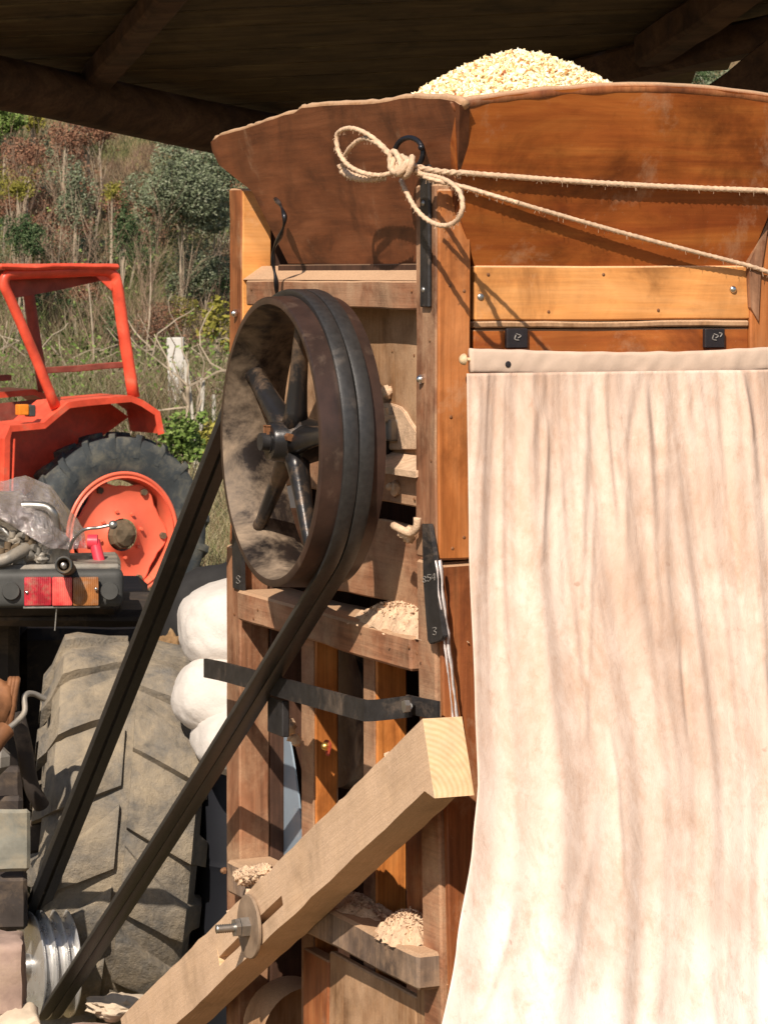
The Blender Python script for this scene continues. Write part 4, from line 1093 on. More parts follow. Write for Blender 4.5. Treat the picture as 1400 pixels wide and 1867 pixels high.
for i in range(141):
    u = i/140; x = x_l0+(x_r-x_l0)*u; c = Vector((x, -.045, zc_t-.022+sag(u))); row = []
    for k in range(NR):
        th = 2*PI*k/NR; ry = .011*(1+.15*noise.noise(Vector((u*30, k, 0)))); rz_ = .0225
        row.append(bm.verts.new(c+Vector((0, -ry*.75*math.copysign(abs(math.cos(th))**.45, math.cos(th))+.0022*noise.noise(Vector((u*46, th, 3))), rz_*math.sin(th)+.002*noise.noise(Vector((u*24, 0, 7)))))))
    V.append(row)
for i in range(140):
    for k in range(NR): bm.faces.new((V[i][k], V[i+1][k], V[i+1][(k+1) % NR], V[i][(k+1) % NR]))
bm.faces.new(V[0]); bmesh.ops.recalc_face_normals(bm, faces=bm.faces)
obj('hem', bm, m_hem, cur, True)
bm = bmesh.new(); p = M.Y(928, 664, -.0575); dome(bm, p+Vector((0, .004, 0)), (0, -1, 0), .006, .0008); obj('burn_hole', bm, m_plate, cur, True)
rod = bmesh.new(); cyl(rod, (x_l0-.012, -.045, zc_t-.020), (x_r+.02, -.045, zc_t-.020), .0035, 12)
dome(rod, (x_l0-.010, -.045, zc_t-.020), (-1, 0, 0), .011, .010)
o = obj('curtain_rod', rod, m_rod, None, True, 50); o.location = (M.ox, M.oy, 0); o.rotation_euler = (0, 0, M.a)
tag(o, 'thin wooden rod threaded through the curtain hem with its pale knob end showing', 'rod')

# ------------------------------------------------------------------ rope
rope = M.root('twine_bow', 'pale twine tied in a loose bow on the iron ring at the hopper corner', 'rope')
def rline(name, pts, r=.0043, n=14):
    bm = bmesh.new(); P = catmull([M.X(a, b, c*.74) if f else M.Y(a, b, c) for a, b, c, f in pts], n)
    tube(bm, P, r, 12, twist=420, lobes=3); 
    rg2 = random.Random(len(P))
    for i in range(0, len(P)-1):
        for _ in range(rg2.choice((0, 0, 1, 2))):
            p = P[i].lerp(P[i+1], rg2.random()); d = Vector((rg2.gauss(0, 1), rg2.gauss(0, 1), rg2.gauss(-.3, 1))).normalized()
            tube(bm, [p, p+d*.005, p+d*.008+Vector((0, 0, -.003))], .0004, 3, caps=False)
    return obj(name, bm, m_string, rope, True)
rline('loop', [(730, 305, -.075, 1), (700, 268, -.10, 1), (668, 243, -.125, 1), (638, 233, -.14, 1), (616, 243, -.145, 1), (616, 272, -.145, 1), (632, 298, -.14, 1), (660, 314, -.125, 1), (694, 319, -.10, 1), (722, 312, -.08, 1)])
rline('loop', [(728, 310, -.075, 1), (712, 285, -.09, 1), (690, 262, -.11, 1), (665, 252, -.12, 1), (645, 262, -.125, 1), (630, 282, -.12, 1), (628, 298, -.115, 1)])
rline('loose_or_added_end', [(700, 322, -.09, 1), (672, 325, -.10, 1), (645, 322, -.11, 1), (627, 312, -.115, 1), (622, 298, -.12, 1)], .0075)
rline('loop', [(731, 328, -.075, 1), (742, 352, -.085, 1), (758, 380, -.085, 1), (780, 401, -.075, 1), (808, 411, -.065, 1), (832, 402, -.055, 1), (843, 378, -.05, 1), (838, 350, -.05, 1), (820, 332, -.055, 1), (795, 322, -.06, 1), (760, 316, -.07, 1)])
z_ = M.X(745, 302, -.07)
up0 = M.loc(W(748, 300, 5.74)); 
def rw(name, pts, r):
    bm = bmesh.new(); P = []
    for i in range(len(pts)-1):
        n = 90
        for k in range(n): P.append(pts[i].lerp(pts[i+1], k/n)+Vector((0, 0, -.004*math.sin(PI*k/n))))
    P.append(pts[-1]); tube(bm, P, r, 12, twist=420, lobes=3)
    rg2 = random.Random(9)
    for i in range(0, len(P)-1, 1):
        for _ in range(rg2.choice((0, 1, 2))):
            p = P[i].lerp(P[i+1], rg2.random()); d = Vector((rg2.gauss(0, 1), rg2.gauss(0, 1), rg2.gauss(-.5, 1))).normalized()
            tube(bm, [p, p+d*.006, p+d*.009+Vector((0, 0, -.003))], .0004, 3, caps=False)
    return obj(name, bm, m_string, rope, True)
kn = M.X(745, 303, -.07)
rw('strand', [kn+Vector((0, 0, .004)), lean(M.Y(850, 314, -.07))+Vector((0, -.007, 0)), lean(M.Y(1400, 347, -.05))+Vector((0, -.007, 0)), M.Y(1620, 362, -.10)], .0050)
rw('strand', [kn+Vector((.01, -.004, -.006)), lean(M.Y(850, 341, -.05))+Vector((0, -.009, 0)), M.Y(1365, 484, -.009), M.Y(1640, 560, -.03)], .0042)
rline('loose_or_added_end', [(772, 322, -.10, 0), (810, 332, -.135, 0), (855, 343, -.17, 0), (900, 356, -.21, 0), (945, 369, -.252, 0)], .0036)  # added twine end, shaped to cast the diagonal shadow on the front planks
bm = bmesh.new()
for k in range(4):
    c = M.X(738, 304, -.07); ang = k*.8; P = []
    for i in range(18):
        t = 2*PI*i/18; v = Vector((.011*math.sin(t)*math.sin(ang+.4), .024*math.cos(t), .013*math.sin(t)+.003*math.cos(2*t)))
        v.rotate(Matrix.Rotation(ang*.5-.5, 3, 'X')); P.append(c+v+Vector((-.004*k, .01*k-.015, .003*k)))
    tube(bm, P, .0055, 10, closed=True, twist=400, lobes=3)
blob(bm, M.X(742, 304, -.066), .016, (.8, 1.5, 1), .2, 9, 3, 2)
obj('knot', bm, m_string, rope, True)

# ------------------------------------------------------------------ white sacks
def sack(px, py, Y, wpx, hpx, dep, label, seed, rz=0, kink=0):
    c = W(px, py, Y); s = Y/F; rx, rz_ = wpx/2*s, hpx/2*s
    t = bmesh.new(); bmesh.ops.create_icosphere(t, subdivisions=5, radius=1)
    for v in t.verts:
        d = v.co.normalized(); e = .72
        q = Vector((math.copysign(abs(d.x)**e, d.x)*rx, math.copysign(abs(d.y)**e, d.y)*dep, math.copysign(abs(d.z)**.85, d.z)*rz_))
        q *= 1+.05*noise.fractal(d*1.3+Vector((seed, 0, 0)), 1, 2, 2)-.03*max(0, .22-abs(noise.noise(Vector((d.x*2.6+d.z, d.y*2.6, d.z*1.6+seed)))))/.22*.6-.007*max(0, .2-abs(noise.noise(Vector((d.x*7, d.y*7+d.z*3, d.z*3+seed)))))/.2
        v.co = q
    bm = bmesh.new(); merge(bm, t)
    o = obj('white_sack', bm, m_sack, None, True); o.location = c; o.rotation_euler = (0, kink, rz)
    return tag(o, label, 'sack', 'white feed sacks behind the machine')
sack(478, 1140, 8.05, 315, 172, .22, 'topmost white feed sack, rounded, beside the wooden back post', 1, .1)
sack(448, 1268, 7.95, 262, 158, .20, 'middle white feed sack, under the rounded one and behind the iron bar', 2, -.1, .1)
sack(470, 1345, 7.85, 240, 130, .20, 'lowest white feed sack, resting on the dark blue drum', 5, .2)
bm = bmesh.new(); zt_ = H-(1385-HY)/F*8.05  # near-black barrel added as the shade under the sacks; also carries them
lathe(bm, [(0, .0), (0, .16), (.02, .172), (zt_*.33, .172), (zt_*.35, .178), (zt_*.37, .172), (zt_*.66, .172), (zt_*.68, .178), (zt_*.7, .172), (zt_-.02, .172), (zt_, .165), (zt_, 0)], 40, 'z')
o = obj('shade_infill', bm, plain('shade_dark_blue', (.006, .007, .011), .7, 0, .2, 8, .05), None, True, 40); o.location = ((478-CX)/F*8.05, 8.05, 0)
tag(o, 'dark blue drum added for the shade under the white sacks', 'infill')
bm = bmesh.new(); blob(bm, W(455, 1150, 8.62), .25, (.95, .5, .78), .12, 4, 4, 6)  # black lump added to stand for the dark hollow behind the sacks
bm2 = W(455, 1150, 8.62); box(bm, (bm2.x-.18, 8.5, 0), (bm2.x+.2, 8.8, bm2.z), .02)
tag(obj('dark_filler', bm, plain('filler_black', (.015, .014, .014), .8, 0, .2, 9), None, True), 'black tarpaulin added for the dark hollow behind the topmost white sack', 'filler')

# ------------------------------------------------------------------ tyres
def tyre_bm(R, Rr, wd, nl, lh, seed=0, lugw=.055, wear=.0):
    bm = bmesh.new(); h = wd/2
    prof = [(-h*.62, Rr), (-h*.80, Rr+.012), (-h*1.0, Rr+(R-Rr)*.35), (-h*1.02, Rr+(R-Rr)*.6), (-h*.93, R-lh-.022), (-h*.80, R-lh-.008), (-h*.4, R-lh), (0, R-lh+.004), (h*.4, R-lh), (h*.80, R-lh-.008), (h*.93, R-lh-.022), (h*1.02, Rr+(R-Rr)*.6), (h*1.0, Rr+(R-Rr)*.35), (h*.80, Rr+.012), (h*.62, Rr)]
    lathe(bm, prof, 96, 'y')
    def rad(y):
        a = abs(y)/h
        return R-.010*a**2 if a < .90 else R-.010-(a-.90)/.14*.045
    for side in (-1, 1):
        for i in range(nl):
            th0 = 2*PI*(i+(.5 if side > 0 else 0))/nl; sw = .30*wd/R*1.15
            st = [.06, .25, .5, .75, .92, 1.05, 1.15] if wear else [.06, .22, .45, .7, .88, .985, 1.03]; prev = None
            for k, a in enumerate(st):
                y = side*h*a*.995; th = th0+sw*max(0, a)**.9; r1 = rad(y)-(0 if a < .95 else .035*(a > 1))+.004*noise.noise(Vector((i*3.3, a*4, side+seed)))
                hw = lugw/2/R*((1.15 if a < .1 else 1.0-.12*a) if not wear else 1.8-.85*max(0, a)**.7); r0 = r1-lh-.03
                if wear: r1 += -.008*(1-a)+.006*noise.noise(Vector((i*1.3, a*3, side*2)))
                sec = [(th-hw*1.2, r0), (th-hw, r1-.003), (th-hw*.8, r1), (th+hw*.8, r1), (th+hw, r1-.003), (th+hw*1.2, r0)]
                cur_ = [bm.verts.new((rr*math.cos(t_), y, rr*math.sin(t_))) for t_, rr in sec]
                if prev:
                    for q in range(5): bm.faces.new((prev[q], prev[q+1], cur_[q+1], cur_[q]))
                else: bm.faces.new(cur_)
                prev = cur_
            bm.faces.new(prev)
    bmesh.ops.recalc_face_normals(bm, faces=bm.faces)
    return bm

# ------------------------------------------------------------------ red tractor
tp = W(208, 970, 17.6); T = Frame(tp.x, tp.y, 33)
tr = T.root('red_tractor', 'old orange-red farm tractor with an open roll frame parked in the field', 'tractor')
zw = .577
def rear_wheel(y0, flip):
    wl = bpy.data.objects.new('rear_wheel', None); COL.objects.link(wl); wl.parent = tr; wl.location = (0, y0, .565)
    if flip: wl.rotation_euler = (0, 0, PI)
    obj('tyre', tyre_bm(.565, .335, .22, 20, .024, 1, .045), m_tyre_r, wl, True, 35)
    bm = bmesh.new()
    lathe(bm, [(-.100, .350), (-.108, .345), (-.108, .333), (-.10, .328), (-.11, .315), (-.07, .305), (-.02, .300), (.06, .30), (.13, .345)], 72, 'y'); obj('rim', bm, m_tr_rim, wl, True, 60)
    bm = bmesh.new(); t = bmesh.new(); n = 72; prf = [(.0, -.095), (.09, -.095), (.115, -.075), (.17, -.055), (.235, -.05), (.275, -.062), (.284, -.055)]
    rings = []
    for i in range(n):
        th = 2*PI*i/n; lob = 1+.085*max(-.6, math.cos(6*th+.4))
        rings.append([bm.verts.new((rr*(lob if rr > .2 else 1)*math.cos(th), yy_, rr*(lob if rr > .2 else 1)*math.sin(th))) for rr, yy_ in prf[1:]])
    for i in range(n):
        for k in range(len(prf)-2): bm.faces.new((rings[i][k], rings[i][k+1], rings[(i+1) % n][k+1], rings[(i+1) % n][k]))
    bmesh.ops.recalc_face_normals(bm, faces=bm.faces)
    t.free(); obj('wheel_disc', bm, m_tr_rim, wl, True, 50)
    bm = bmesh.new(); lathe(bm, [(-.13, 0), (-.13, .055), (-.12, .075), (-.09, .085), (-.04, .085), (-.04, .02)], 10, 'y'); blob(bm, (0, -.125, 0), .06, (1.1, .4, 1.1), .3, 6, 2); obj('hub', bm, m_hub, wl)
    for i in range(6):
        th = 2*PI*(i/6)-.067; bm = bmesh.new(); p = Vector((.275*math.cos(th), -.062, .275*math.sin(th)))
        hexnut(bm, p+Vector((0, .01, 0)), (0, -1, 0), .020, .022); obj('wheel_nut', bm, m_hub, wl)
    for i in range(8):
        th = 2*PI*(i/8)+.2; bm = bmesh.new(); p = Vector((.13*math.cos(th), -.07, .13*math.sin(th)))
        hexnut(bm, p, (0, -1, 0), .010, .018); obj('hub_bolt', bm, m_tr_rim, wl)
rear_wheel(0, False); rear_wheel(1.15, True)
def fender(y0, y1):
    P = [T.Y(px, py, -.19) for px, py in ((6, 900), (8, 800), (18, 776), (80, 770), (100, 752), (124, 733), (160, 728), (240, 721), (262, 730), (291, 750), (299, 790))]
    bm = bmesh.new(); th = .010; V = []
    for i, p in enumerate(P):
        d = (P[min(i+1, len(P)-1)]-P[max(i-1, 0)]); nn = Vector((-d.z, 0, d.x)).normalized()
        if nn.z < 0: nn = -nn
        row = []
        for yy_, dd in ((y0, -.035), (y0-.004, 0), (y1, 0), (y1, -th), (y0+.006, -th), (y0+.006, -.035)):
            row.append(bm.verts.new(Vector((p.x, yy_, p.z))+nn*dd))
        V.append(row)
    for i in range(len(P)-1):
        for k in range(6): bm.faces.new((V[i][k], V[i][(k+1) % 6], V[i+1][(k+1) % 6], V[i+1][k]))
    bm.faces.new(V[0]); bm.faces.new(V[-1][::-1]); bmesh.ops.recalc_face_normals(bm, faces=bm.faces)
    obj('fender', bm, m_tr, tr)
fender(-.19, .18); fender(.99, 1.36)
# inner side panel with the platform
P = [T.Y(px, py, .19) for px, py in ((-140, 1010), (-140, 800), (-20, 775), (60, 760), (110, 745), (200, 735), (235, 760), (180, 800), (90, 850), (50, 960), (30, 1010))]
bm = bmesh.new(); slab(bm, P, (0, .012, 0)); obj('side_panel', bm, m_tr, tr)
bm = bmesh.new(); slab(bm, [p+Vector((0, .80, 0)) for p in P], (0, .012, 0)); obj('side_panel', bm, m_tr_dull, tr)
for px in (12, 22):
    bm = bmesh.new(); a_, b_ = T.Y(px, 900, -.17), T.Y(px+4, 800, -.17); beam(bm, a_, b_, .012, .012, up=(0, 1, 0), bev=.003); obj('step_rail', bm, m_tr, tr)
# roll frame
def frame_side(y, m):
    bm = bmesh.new(); P = [T.Y(px, py, -.14)+Vector((0, y+.14, 0)) for px, py in ((101, 742), (60, 640), (22, 552), (8, 520), (12, 503), (30, 499), (110, 496), (180, 493), (203, 499), (213, 520), (226, 610), (244, 724))]
    P2 = []
    for p in catmull(P, 4): P2.append(p)
    tube(bm, P2, .036, 10, ecc=.75); return obj('roll_bar', bm, m, tr, True)
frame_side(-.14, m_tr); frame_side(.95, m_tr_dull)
pa, pb = T.Y(-4, 492, -.14), T.Y(214, 484, -.14)
bm = bmesh.new(); box(bm, (pa.x-.02, -.20, (pa.z+pb.z)/2-.008), (pb.x, 1.0, (pa.z+pb.z)/2+.022), .012, .12, .010); obj('roof_sheet', bm, m_tr, tr)
pa, pb = T.Y(80, 676, -.12), T.Y(226, 665, -.12)
bm = bmesh.new(); beam(bm, pa, pb, .02, .035, up=(0, 0, 1), seg=.1, jit=.004); obj('cross_bar', bm, m_tr_dull, tr)
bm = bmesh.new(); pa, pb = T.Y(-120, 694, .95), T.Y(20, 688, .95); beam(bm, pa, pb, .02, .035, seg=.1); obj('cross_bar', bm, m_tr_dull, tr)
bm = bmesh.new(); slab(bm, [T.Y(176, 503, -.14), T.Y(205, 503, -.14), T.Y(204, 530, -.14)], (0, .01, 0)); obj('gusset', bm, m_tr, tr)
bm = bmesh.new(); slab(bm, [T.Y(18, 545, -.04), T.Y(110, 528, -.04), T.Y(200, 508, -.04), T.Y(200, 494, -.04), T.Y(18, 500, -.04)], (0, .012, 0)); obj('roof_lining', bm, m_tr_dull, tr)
bm = bmesh.new(); box(bm, T.Y(35, 757, -.19), T.Y(53, 737, -.19)+Vector((0, .05, 0)), .006, bs=2); lt = obj('marker_light', bm, m_amber_s, tr)
bm = bmesh.new(); box(bm, T.Y(53, 760, -.185), T.Y(66, 738, -.185)+Vector((0, .06, 0)), .006); obj('lamp_housing', bm, m_black, tr)
# body, hood, seat, axle, front wheels: mostly outside the picture
for nm, lo, hi, m in (('axle_housing', (-.12, .15, zw-.1), (.14, 1.0, zw+.12), m_tr_dark), ('gearbox', (-1.1, .42, .42), (.25, .76, .78), m_tr_dark), ('hood', (-2.5, .36, .75), (-.95, .80, 1.22), m_tr), ('seat', (-.25, .42, .95), (.12, .76, 1.02), m_black), ('seat_back', (.08, .42, 1.0), (.16, .76, 1.3), m_black), ('platform', (-.9, .19, .62), (.1, .98, .65), m_tr_dull), ('grille', (-2.52, .40, .80), (-2.5, .76, 1.15), m_black), ('tow_bracket', (.2, .5, .3), (.42, .68, .42), m_tr_dark)):
    bm = bmesh.new(); box(bm, lo, hi, .03 if nm in ('hood', 'seat', 'seat_back') else .006, bs=3); obj(nm, bm, m, tr, True, 40)
bm = bmesh.new(); tube(bm, [Vector((-.62, .59, 1.32))+Vector((.06*math.sin(t), .19*math.cos(t), .18*math.sin(t))) for t in [2*PI*i/32 for i in range(32)]], .012, 8, closed=True); cyl(bm, (-.62, .59, 1.32), (-.9, .59, 1.05), .015, 10); obj('steering_wheel', bm, m_black, tr, True)
for y in (.05, 1.08):
    wl = bpy.data.objects.new('front_wheel', None); COL.objects.link(wl); wl.parent = tr; wl.location = (-2.1, y, .34)
    obj('tyre', tyre_bm(.34, .2, .18, 18, .015, 3, .03), m_tyre_r, wl, True, 35)
    bm = bmesh.new(); lathe(bm, [(-.08, .205), (-.03, .19), (-.03, .08), (-.05, .06), (-.05, .02)], 36, 'y'); obj('rim', bm, m_tr_rim, wl, True, 50)
bm = bmesh.new(); cyl(bm, (-2.1, .05, .34), (-2.1, 1.08, .34), .035, 12); obj('front_axle', bm, m_tr_dark, tr, True)

# ------------------------------------------------------------------ near tractor with the muddy tyre
gx = W(207, 1490, 8.3); G = Frame(gx.x, 8.3, 6)
gt = G.root('grey_tractor', 'rear of a muddy tractor with a big grey tyre, tail lights and aluminium pulley', 'tractor')
GR = .53
wl = bpy.data.objects.new('rear_wheel', None); COL.objects.link(wl); wl.parent = gt; wl.location = (0, 0, GR); wl.rotation_euler = (math.radians(5.5), 0, PI/2)
# axle along local x: rotate the y-axis tyre by 90 degrees
obj('tyre', tyre_bm(GR, .30, .385, 16, .030, 7, .094, 1), m_tyre_g, wl, True, 35)
bm = bmesh.new(); lathe(bm, [(.17, .31), (.14, .29), (.05, .27), (.05, .08), (.09, .06), (.09, .01)], 48, 'y'); obj('rim', bm, m_greyplate, wl, True, 50)
def gp(px, py, Y): return G.loc(W(px, py, Y))
def gbox(name, a_, b_, Y0, Y1, m, bev=.006, seg=0, jit=0, parent=None, bs=1):
    """box from upper-left to lower-right pixel at depth Y0, reaching back to Y1"""
    p, q = gp(a_[0], a_[1], Y0), gp(b_[0], b_[1], Y0); bm = bmesh.new()
    box(bm, (min(p.x, q.x), p.y, min(p.z, q.z)), (max(p.x, q.x), p.y+(Y1-Y0), max(p.z, q.z)), bev, seg, jit)
    return obj(name, bm, m, parent or gt)
gbox('fender_shelf', (-260, 1034), (222, 1050), 8.40, 8.80, m_gear, .008, .06, .004)
gbox('fender', (-260, 1056), (222, 1128), 8.62, 9.2, m_tr_dark, .02, .1, .01)
gbox('fender', (-260, 1118), (330, 1150), 8.66, 9.2, m_tr_dark, .02, .1, .01)
gbox('body', (-400, 1120), (34, 1640), 8.95, 11.0, m_tr_dark, .03, .2, .01)
gbox('body', (30, 1150), (300, 1600), 9.35, 11.0, m_tr_dark, .03, .2, .01)
# tail light bar with rounded right end
p, q = gp(-40, 1042, 8.3400), gp(226, 1110, 8.3400); bm = bmesh.new()
box(bm, (p.x, p.y, q.z), (q.x, p.y+.07, p.z), .022, bs=4); lb = obj('tail_light_bar', bm, m_black, gt, True, 40)
for nm, a_, b_, m in (('red_lens', 44, 94, m_lens_r), ('red_lens', 95, 132, m_lens_r2), ('amber_lens', 133, 180, m_lens_a)):
    p, q = gp(a_, 1053, 8.3340), gp(b_, 1105, 8.3340); bm = bmesh.new()
    box(bm, (p.x, p.y, q.z), (q.x, p.y+.02, p.z), .004, bs=2); obj(nm, bm, m, lb, True, 40)
for px, py in ((49, 1080), (175, 1074)):
    bm = bmesh.new(); dome(bm, gp(px, py, 8.3330), (0, -1, 0), .0045, .003); obj('lens_screw', bm, m_bright, lb, True)
bm = bmesh.new()
p, q = gp(42, 1106.5, 8.3370), gp(182, 1110, 8.3370); box(bm, (p.x, p.y, q.z), (q.x, p.y+.02, p.z), .001); obj('lens_frame', bm, m_steel, lb)
for px in (20, 200):
    bm = bmesh.new(); c = gp(px, 1078, 8.3385); lathe(bm, [(-.001, .003), (-.001, .022), (.004, .024)], 24, 'y', c); obj('round_boss', bm, m_black, lb, True, 40)
bm = bmesh.new(); cyl(bm, gp(103, 1110, 8.3600), gp(100, 1150, 8.3600), .002, 6); obj('wire', bm, m_steel, lb)
# gearbox lumps and pipes on the shelf
def tubeg(name, pts, r, m, seg=14): 
    bm = bmesh.new(); tube(bm, catmull([gp(*p) for p in pts], 6), r, seg); return obj(name, bm, m, gt, True, 50)
c1_ = gp(116, 1030, 8.24); bm = bmesh.new()
lathe(bm, [(.16, .018), (.05, .0195), (.045, .023), (.004, .0235), (.0, .022), (.0, .0165), (.004, .015), (.05, .014)], 24, 'y', c1_)
bmesh.ops.rotate(bm, cent=c1_, matrix=Matrix.Rotation(math.radians(-10), 3, 'X')@Matrix.Rotation(math.radians(-6), 3, 'Z'), verts=bm.verts); obj('coupling', bm, m_hub, gt, True, 50)
bm = bmesh.new(); blob(bm, c1_+Vector((0, .010, -.003)), .009, (1, .6, 1), .3, 8, 3); obj('coupling_core', bm, m_steel, gt, True)
bm = bmesh.new(); tube(bm, [c1_+Vector((.020*math.cos(t), -.001, .020*math.sin(t))) for t in [2*PI*i/24 for i in range(24)]], .003, 6, closed=True); obj('rubber_ring', bm, m_black, gt, True)
tubeg('lever', [(128, 1000, 8.52), (134, 984, 8.48), (153, 966, 8.42), (180, 962, 8.42), (205, 957, 8.42)], .0045, m_steel)
bm = bmesh.new(); blob(bm, gp(206, 957, 8.42), .012, (1, 1, 1), .02, 3, 3); obj('lever_knob', bm, m_steel, gt, True)
bm = bmesh.new(); a_ = gp(160, 988, 8.64); cyl(bm, a_, gp(178, 988, 8.64), .020, 16); cyl(bm, gp(172, 986, 8.64), gp(184, 1034, 8.62), .0155, 16); obj('red_lever_arm', bm, m_pink, gt, True, 50)
gbox('valve_block', (62, 985), (128, 1036), 8.52, 8.72, m_gear, .012, .03, .004, bs=2)
gbox('valve_block', (-60, 980), (40, 1036), 8.54, 8.72, m_gear, .012, .03, .006)
gbox('housing', (-120, 910), (60, 1000), 8.67, 8.97, m_gear, .04, .04, .01)
tubeg('hose', [(40, 922, 8.52), (62, 922, 8.52), (85, 925, 8.52), (98, 938, 8.52), (103, 962, 8.54), (104, 985, 8.56)], .012, m_steel)
tubeg('hose', [(-30, 1030, 8.42), (10, 1020, 8.42), (30, 1010, 8.44), (48, 1000, 8.47)], .017, m_gear)
tubeg('hose', [(-20, 960, 8.52), (5, 965, 8.49), (22, 985, 8.49), (40, 1005, 8.52)], .008, m_steel)
for k, (px, py, s) in enumerate(((28, 985, .018), (55, 990, .015), (50, 1008, .024), (20, 1006, .02), (75, 1016, .018), (8, 1018, .022), (35, 1022, .018))):
    bm = bmesh.new(); c = gp(px, py, 8.48); blob(bm, c, s, (1.2, 1, .9), .3, 7, 3, k)
    tube(bm, [c, gp(px+9, py-10, 8.47), gp(px+16, py-9, 8.46)], s*.45, 8); cyl(bm, gp(px-6, py-5, 8.47), gp(px-5, py-18, 8.47), s*.5, 8)
    obj('fitting', bm, m_hub if k % 2 else m_gear, gt, True, 50)
# linkage at the left edge
bm = bmesh.new()
for k in range(3): 
    c = gp(12+6*k, 1285, 7.55); tube(bm, [c+Vector((.010*math.sin(t)+.0, .012*math.cos(t), .060*math.sin(t))) for t in [2*PI*i/24 for i in range(24)]], .008, 8, closed=True)
c = gp(4, 1282, 7.55); blob(bm, c, .05, (.7, .6, 1.1), .25, 5, 3); obj('ball_joint', bm, m_rusty, gt, True)
tubeg('link_arm', [(-60, 1370, 7.50), (-5, 1340, 7.50), (20, 1325, 7.52), (44, 1300, 7.55), (45, 1270, 7.57), (60, 1265, 7.60), (82, 1275, 7.62)], .007, m_gear)
tubeg('link_arm', [(-50, 1420, 7.45), (-5, 1350, 7.48), (12, 1330, 7.50)], .022, m_rusty)
gbox('hitch_bracket', (-60, 1370), (18, 1418), 7.60, 7.70, m_gear, .02, .03, .008)
gbox('hitch_bracket', (-30, 1400), (40, 1500), 7.88, 7.92, m_tr_dark, .012, .03, .006)
gbox('mud_plate', (-40, 1478), (54, 1592), 7.45, 7.47, m_greyplate, .016, .03, .004, bs=3)
gbox('mud_plate', (-60, 1455), (40, 1500), 7.52, 7.56, m_tr_dark, .01, .03, .008)
gbox('drawbar', (-60, 1500), (100, 1560), 7.92, 8.00, m_tr_dark, .01, .05, .004)
tubeg('link_arm', [(30, 1300, 7.70), (44, 1360, 7.70), (56, 1430, 7.72), (76, 1470, 7.75)], .020, m_tr_dark)
gbox('hitch_frame', (-10, 1600), (50, 1700), 7.70, 7.80, m_tr_dark, .01, .04, .004)
# aluminium pulley; its axis follows the machine's
small = bpy.data.objects.new('belt_pulley', None); COL.objects.link(small); small.parent = gt
wp = Vector((M.ox+M.c*ps.x-M.s*ps.y, M.oy+M.s*ps.x+M.c*ps.y, ps.z)); wp += Vector((M.c*-.130, M.s*-.130, 0))-Vector((M.c*-.130, M.s*-.130, 0)); lp = G.loc(wp); small.location = (lp.x, lp.y, lp.z); small.rotation_euler = (0, 0, M.a-G.a)
bm = bmesh.new(); pr = [(-.003, .03), (-.003, RS-.014), (.0, RS), (.003, RS)]; x = .003
for k in range(3):
    pr += [(x+.003, RS-.004), (x+.007, RS-.020), (x+.021, RS-.020), (x+.025, RS-.004), (x+.027, RS), (x+.030, RS)]; x += .030
pr += [(x, RS-.03), (x, .02)]
lathe(bm, pr, 96, 'x'); obj('grooved_wheel', bm, m_alu, small, True, 28)
bm = bmesh.new(); lathe(bm, [(-.03, 0.0), (-.03, .02), (-.004, .03), (.098, .03), (.104, .026)], 24, 'x'); obj('shaft', bm, m_steel, small, True, 40)
# straps joining everything to the tractor frame
bm = bmesh.new(); beam(bm, G.loc(wp+Vector((.085, .06, 0))), G.loc(W(60, 1560, 8.45)), .05, .05, bev=.005); obj('pulley_bracket', bm, m_tr_dark, gt)

# rag of dirt caught between tyre and sacks
bm = bmesh.new(); blob(bm, W(312, 1195, 8.35), .062, (.6, .5, 1.0), .3, 6, 4, 4)
tag(obj('rusty_rag', bm, plain('rag_brown', (.22, .13, .06), .95, 0, .5, 26, .3, (.4, .3, .17), .9), None, True), 'crumpled brown rag hanging at the upper right corner of the big tyre', 'rag')

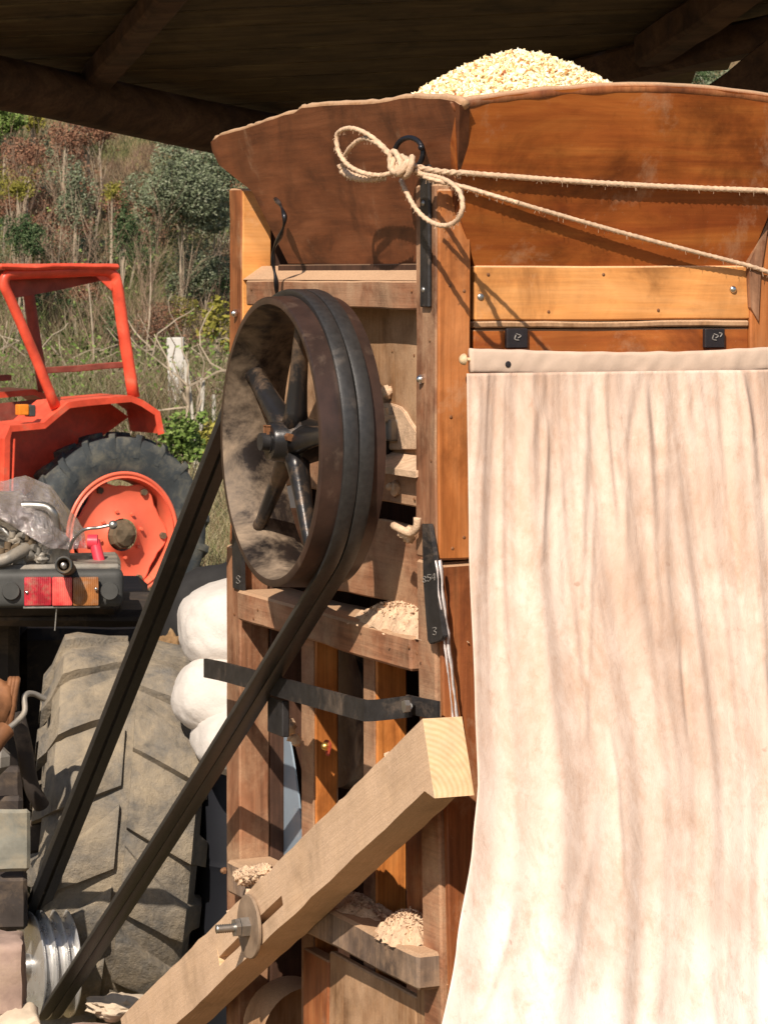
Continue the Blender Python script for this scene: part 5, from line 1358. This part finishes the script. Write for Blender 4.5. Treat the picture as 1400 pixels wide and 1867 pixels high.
# plastic bag over the gear
bag = bmesh.new(); NU2, NV2 = 70, 44; V = []
outl_ = [(-160, 905), (-60, 880), (0, 878), (45, 866), (92, 885), (125, 928), (158, 968)]
def bag_top(u):
    t = u*(len(outl_)-1); i = min(int(t), len(outl_)-2); f = t-i; return (outl_[i][0]+(outl_[i+1][0]-outl_[i][0])*f, outl_[i][1]+(outl_[i+1][1]-outl_[i][1])*f)
for j in range(NV2+1):
    v = j/NV2; row = []
    for i in range(NU2+1):
        u = i/NU2; tx, ty = bag_top(u); by = (1000 if tx > 90 else 945+55*max(0, tx-0)/90); f = math.sin(v*PI/2)
        py = ty+(max(by, ty+3)-ty)*v; Y = 8.74-.30*f*(.5+.5*math.sin(min(1, (1-u)*2.2)*PI/2))
        n_ = noise.fractal(Vector((tx*.02, py*.02, 3)), 1, 2, 4)
        row.append(bag.verts.new(G.loc(W(tx+6*n_, py+4*n_, Y+.04*n_+.025*abs(noise.noise(Vector((tx*.05+py*.03, py*.01, 8))))))))
    V.append(row)
for j in range(NV2):
    for i in range(NU2): bag.faces.new((V[j][i], V[j+1][i], V[j+1][i+1], V[j][i+1]))
o = obj('plastic_bag', bag, m_plastic, None, True); o.location = (G.ox, G.oy, 0); o.rotation_euler = (0, 0, G.a)
tag(o, 'crumpled clear plastic sheet draped over the tractor hydraulics', 'plastic sheet')

# ------------------------------------------------------------------ blocks and stones at the foot
def stone(name, px, py, Y, sx, sy, sz, m, label, cat, seed, rz=0, boxy=True):
    bm = bmesh.new(); c = W(px, py, Y)
    if boxy: box(bm, (-sx, -sy, -sz), (sx, sy, sz), .012, .02, .018, bs=2)
    else: blob(bm, (0, 0, 0), 1, (sx, sy, sz), .35, 5, 4, seed)
    o = obj(name, bm, m, None, True, 50); o.location = c; o.rotation_euler = (0, .04*seed, rz); return tag(o, label, cat)
stone('stone_block', -12, 1776, 7.25, .072, .08, .078, m_stone, 'squared pinkish-brown stone block left of the aluminium pulley', 'block', 0, .1)
stone('stone_block', 5, 1905, 7.2, .085, .09, .060, m_stone2, 'pale stone block lowest in the left corner under the pinkish one', 'block', .0, .2).location.z = .160
bpy.data.objects['stone_block.001'].scale.z = 2.66
bm = bmesh.new(); beam(bm, W(-20, 1905, 7.35), W(-40, 1640, 7.5), .05, .04, up=(0, 1, 0), bev=.004)
stone('flat_stone', 215, 1836, 7.6, .075, .06, .030, m_stone2, 'flat pale stone on the ground in front of the big tyre', 'stone', 1, .3, False)
stone('flat_stone', 175, 1890, 7.5, .11, .07, .022, m_stone, 'brown flat stone at the bottom edge beside the belt', 'stone', 2, .1, False)
bm.free()
rg = random.Random(77)
a = Acc()
for i in range(700):
    y = rg.uniform(6.6, 9.0); px = rg.uniform(-100, 900); x = (px-CX)/F*y
    a.leaf(Vector((x, y, rg.uniform(.002, .012))), rg.uniform(.004, .014), rg)
tag(pyobj('wood_chips', a.v, a.f, m_dust), 'sawdust chips scattered on the ground below the machine', 'wood chips', kind='stuff')
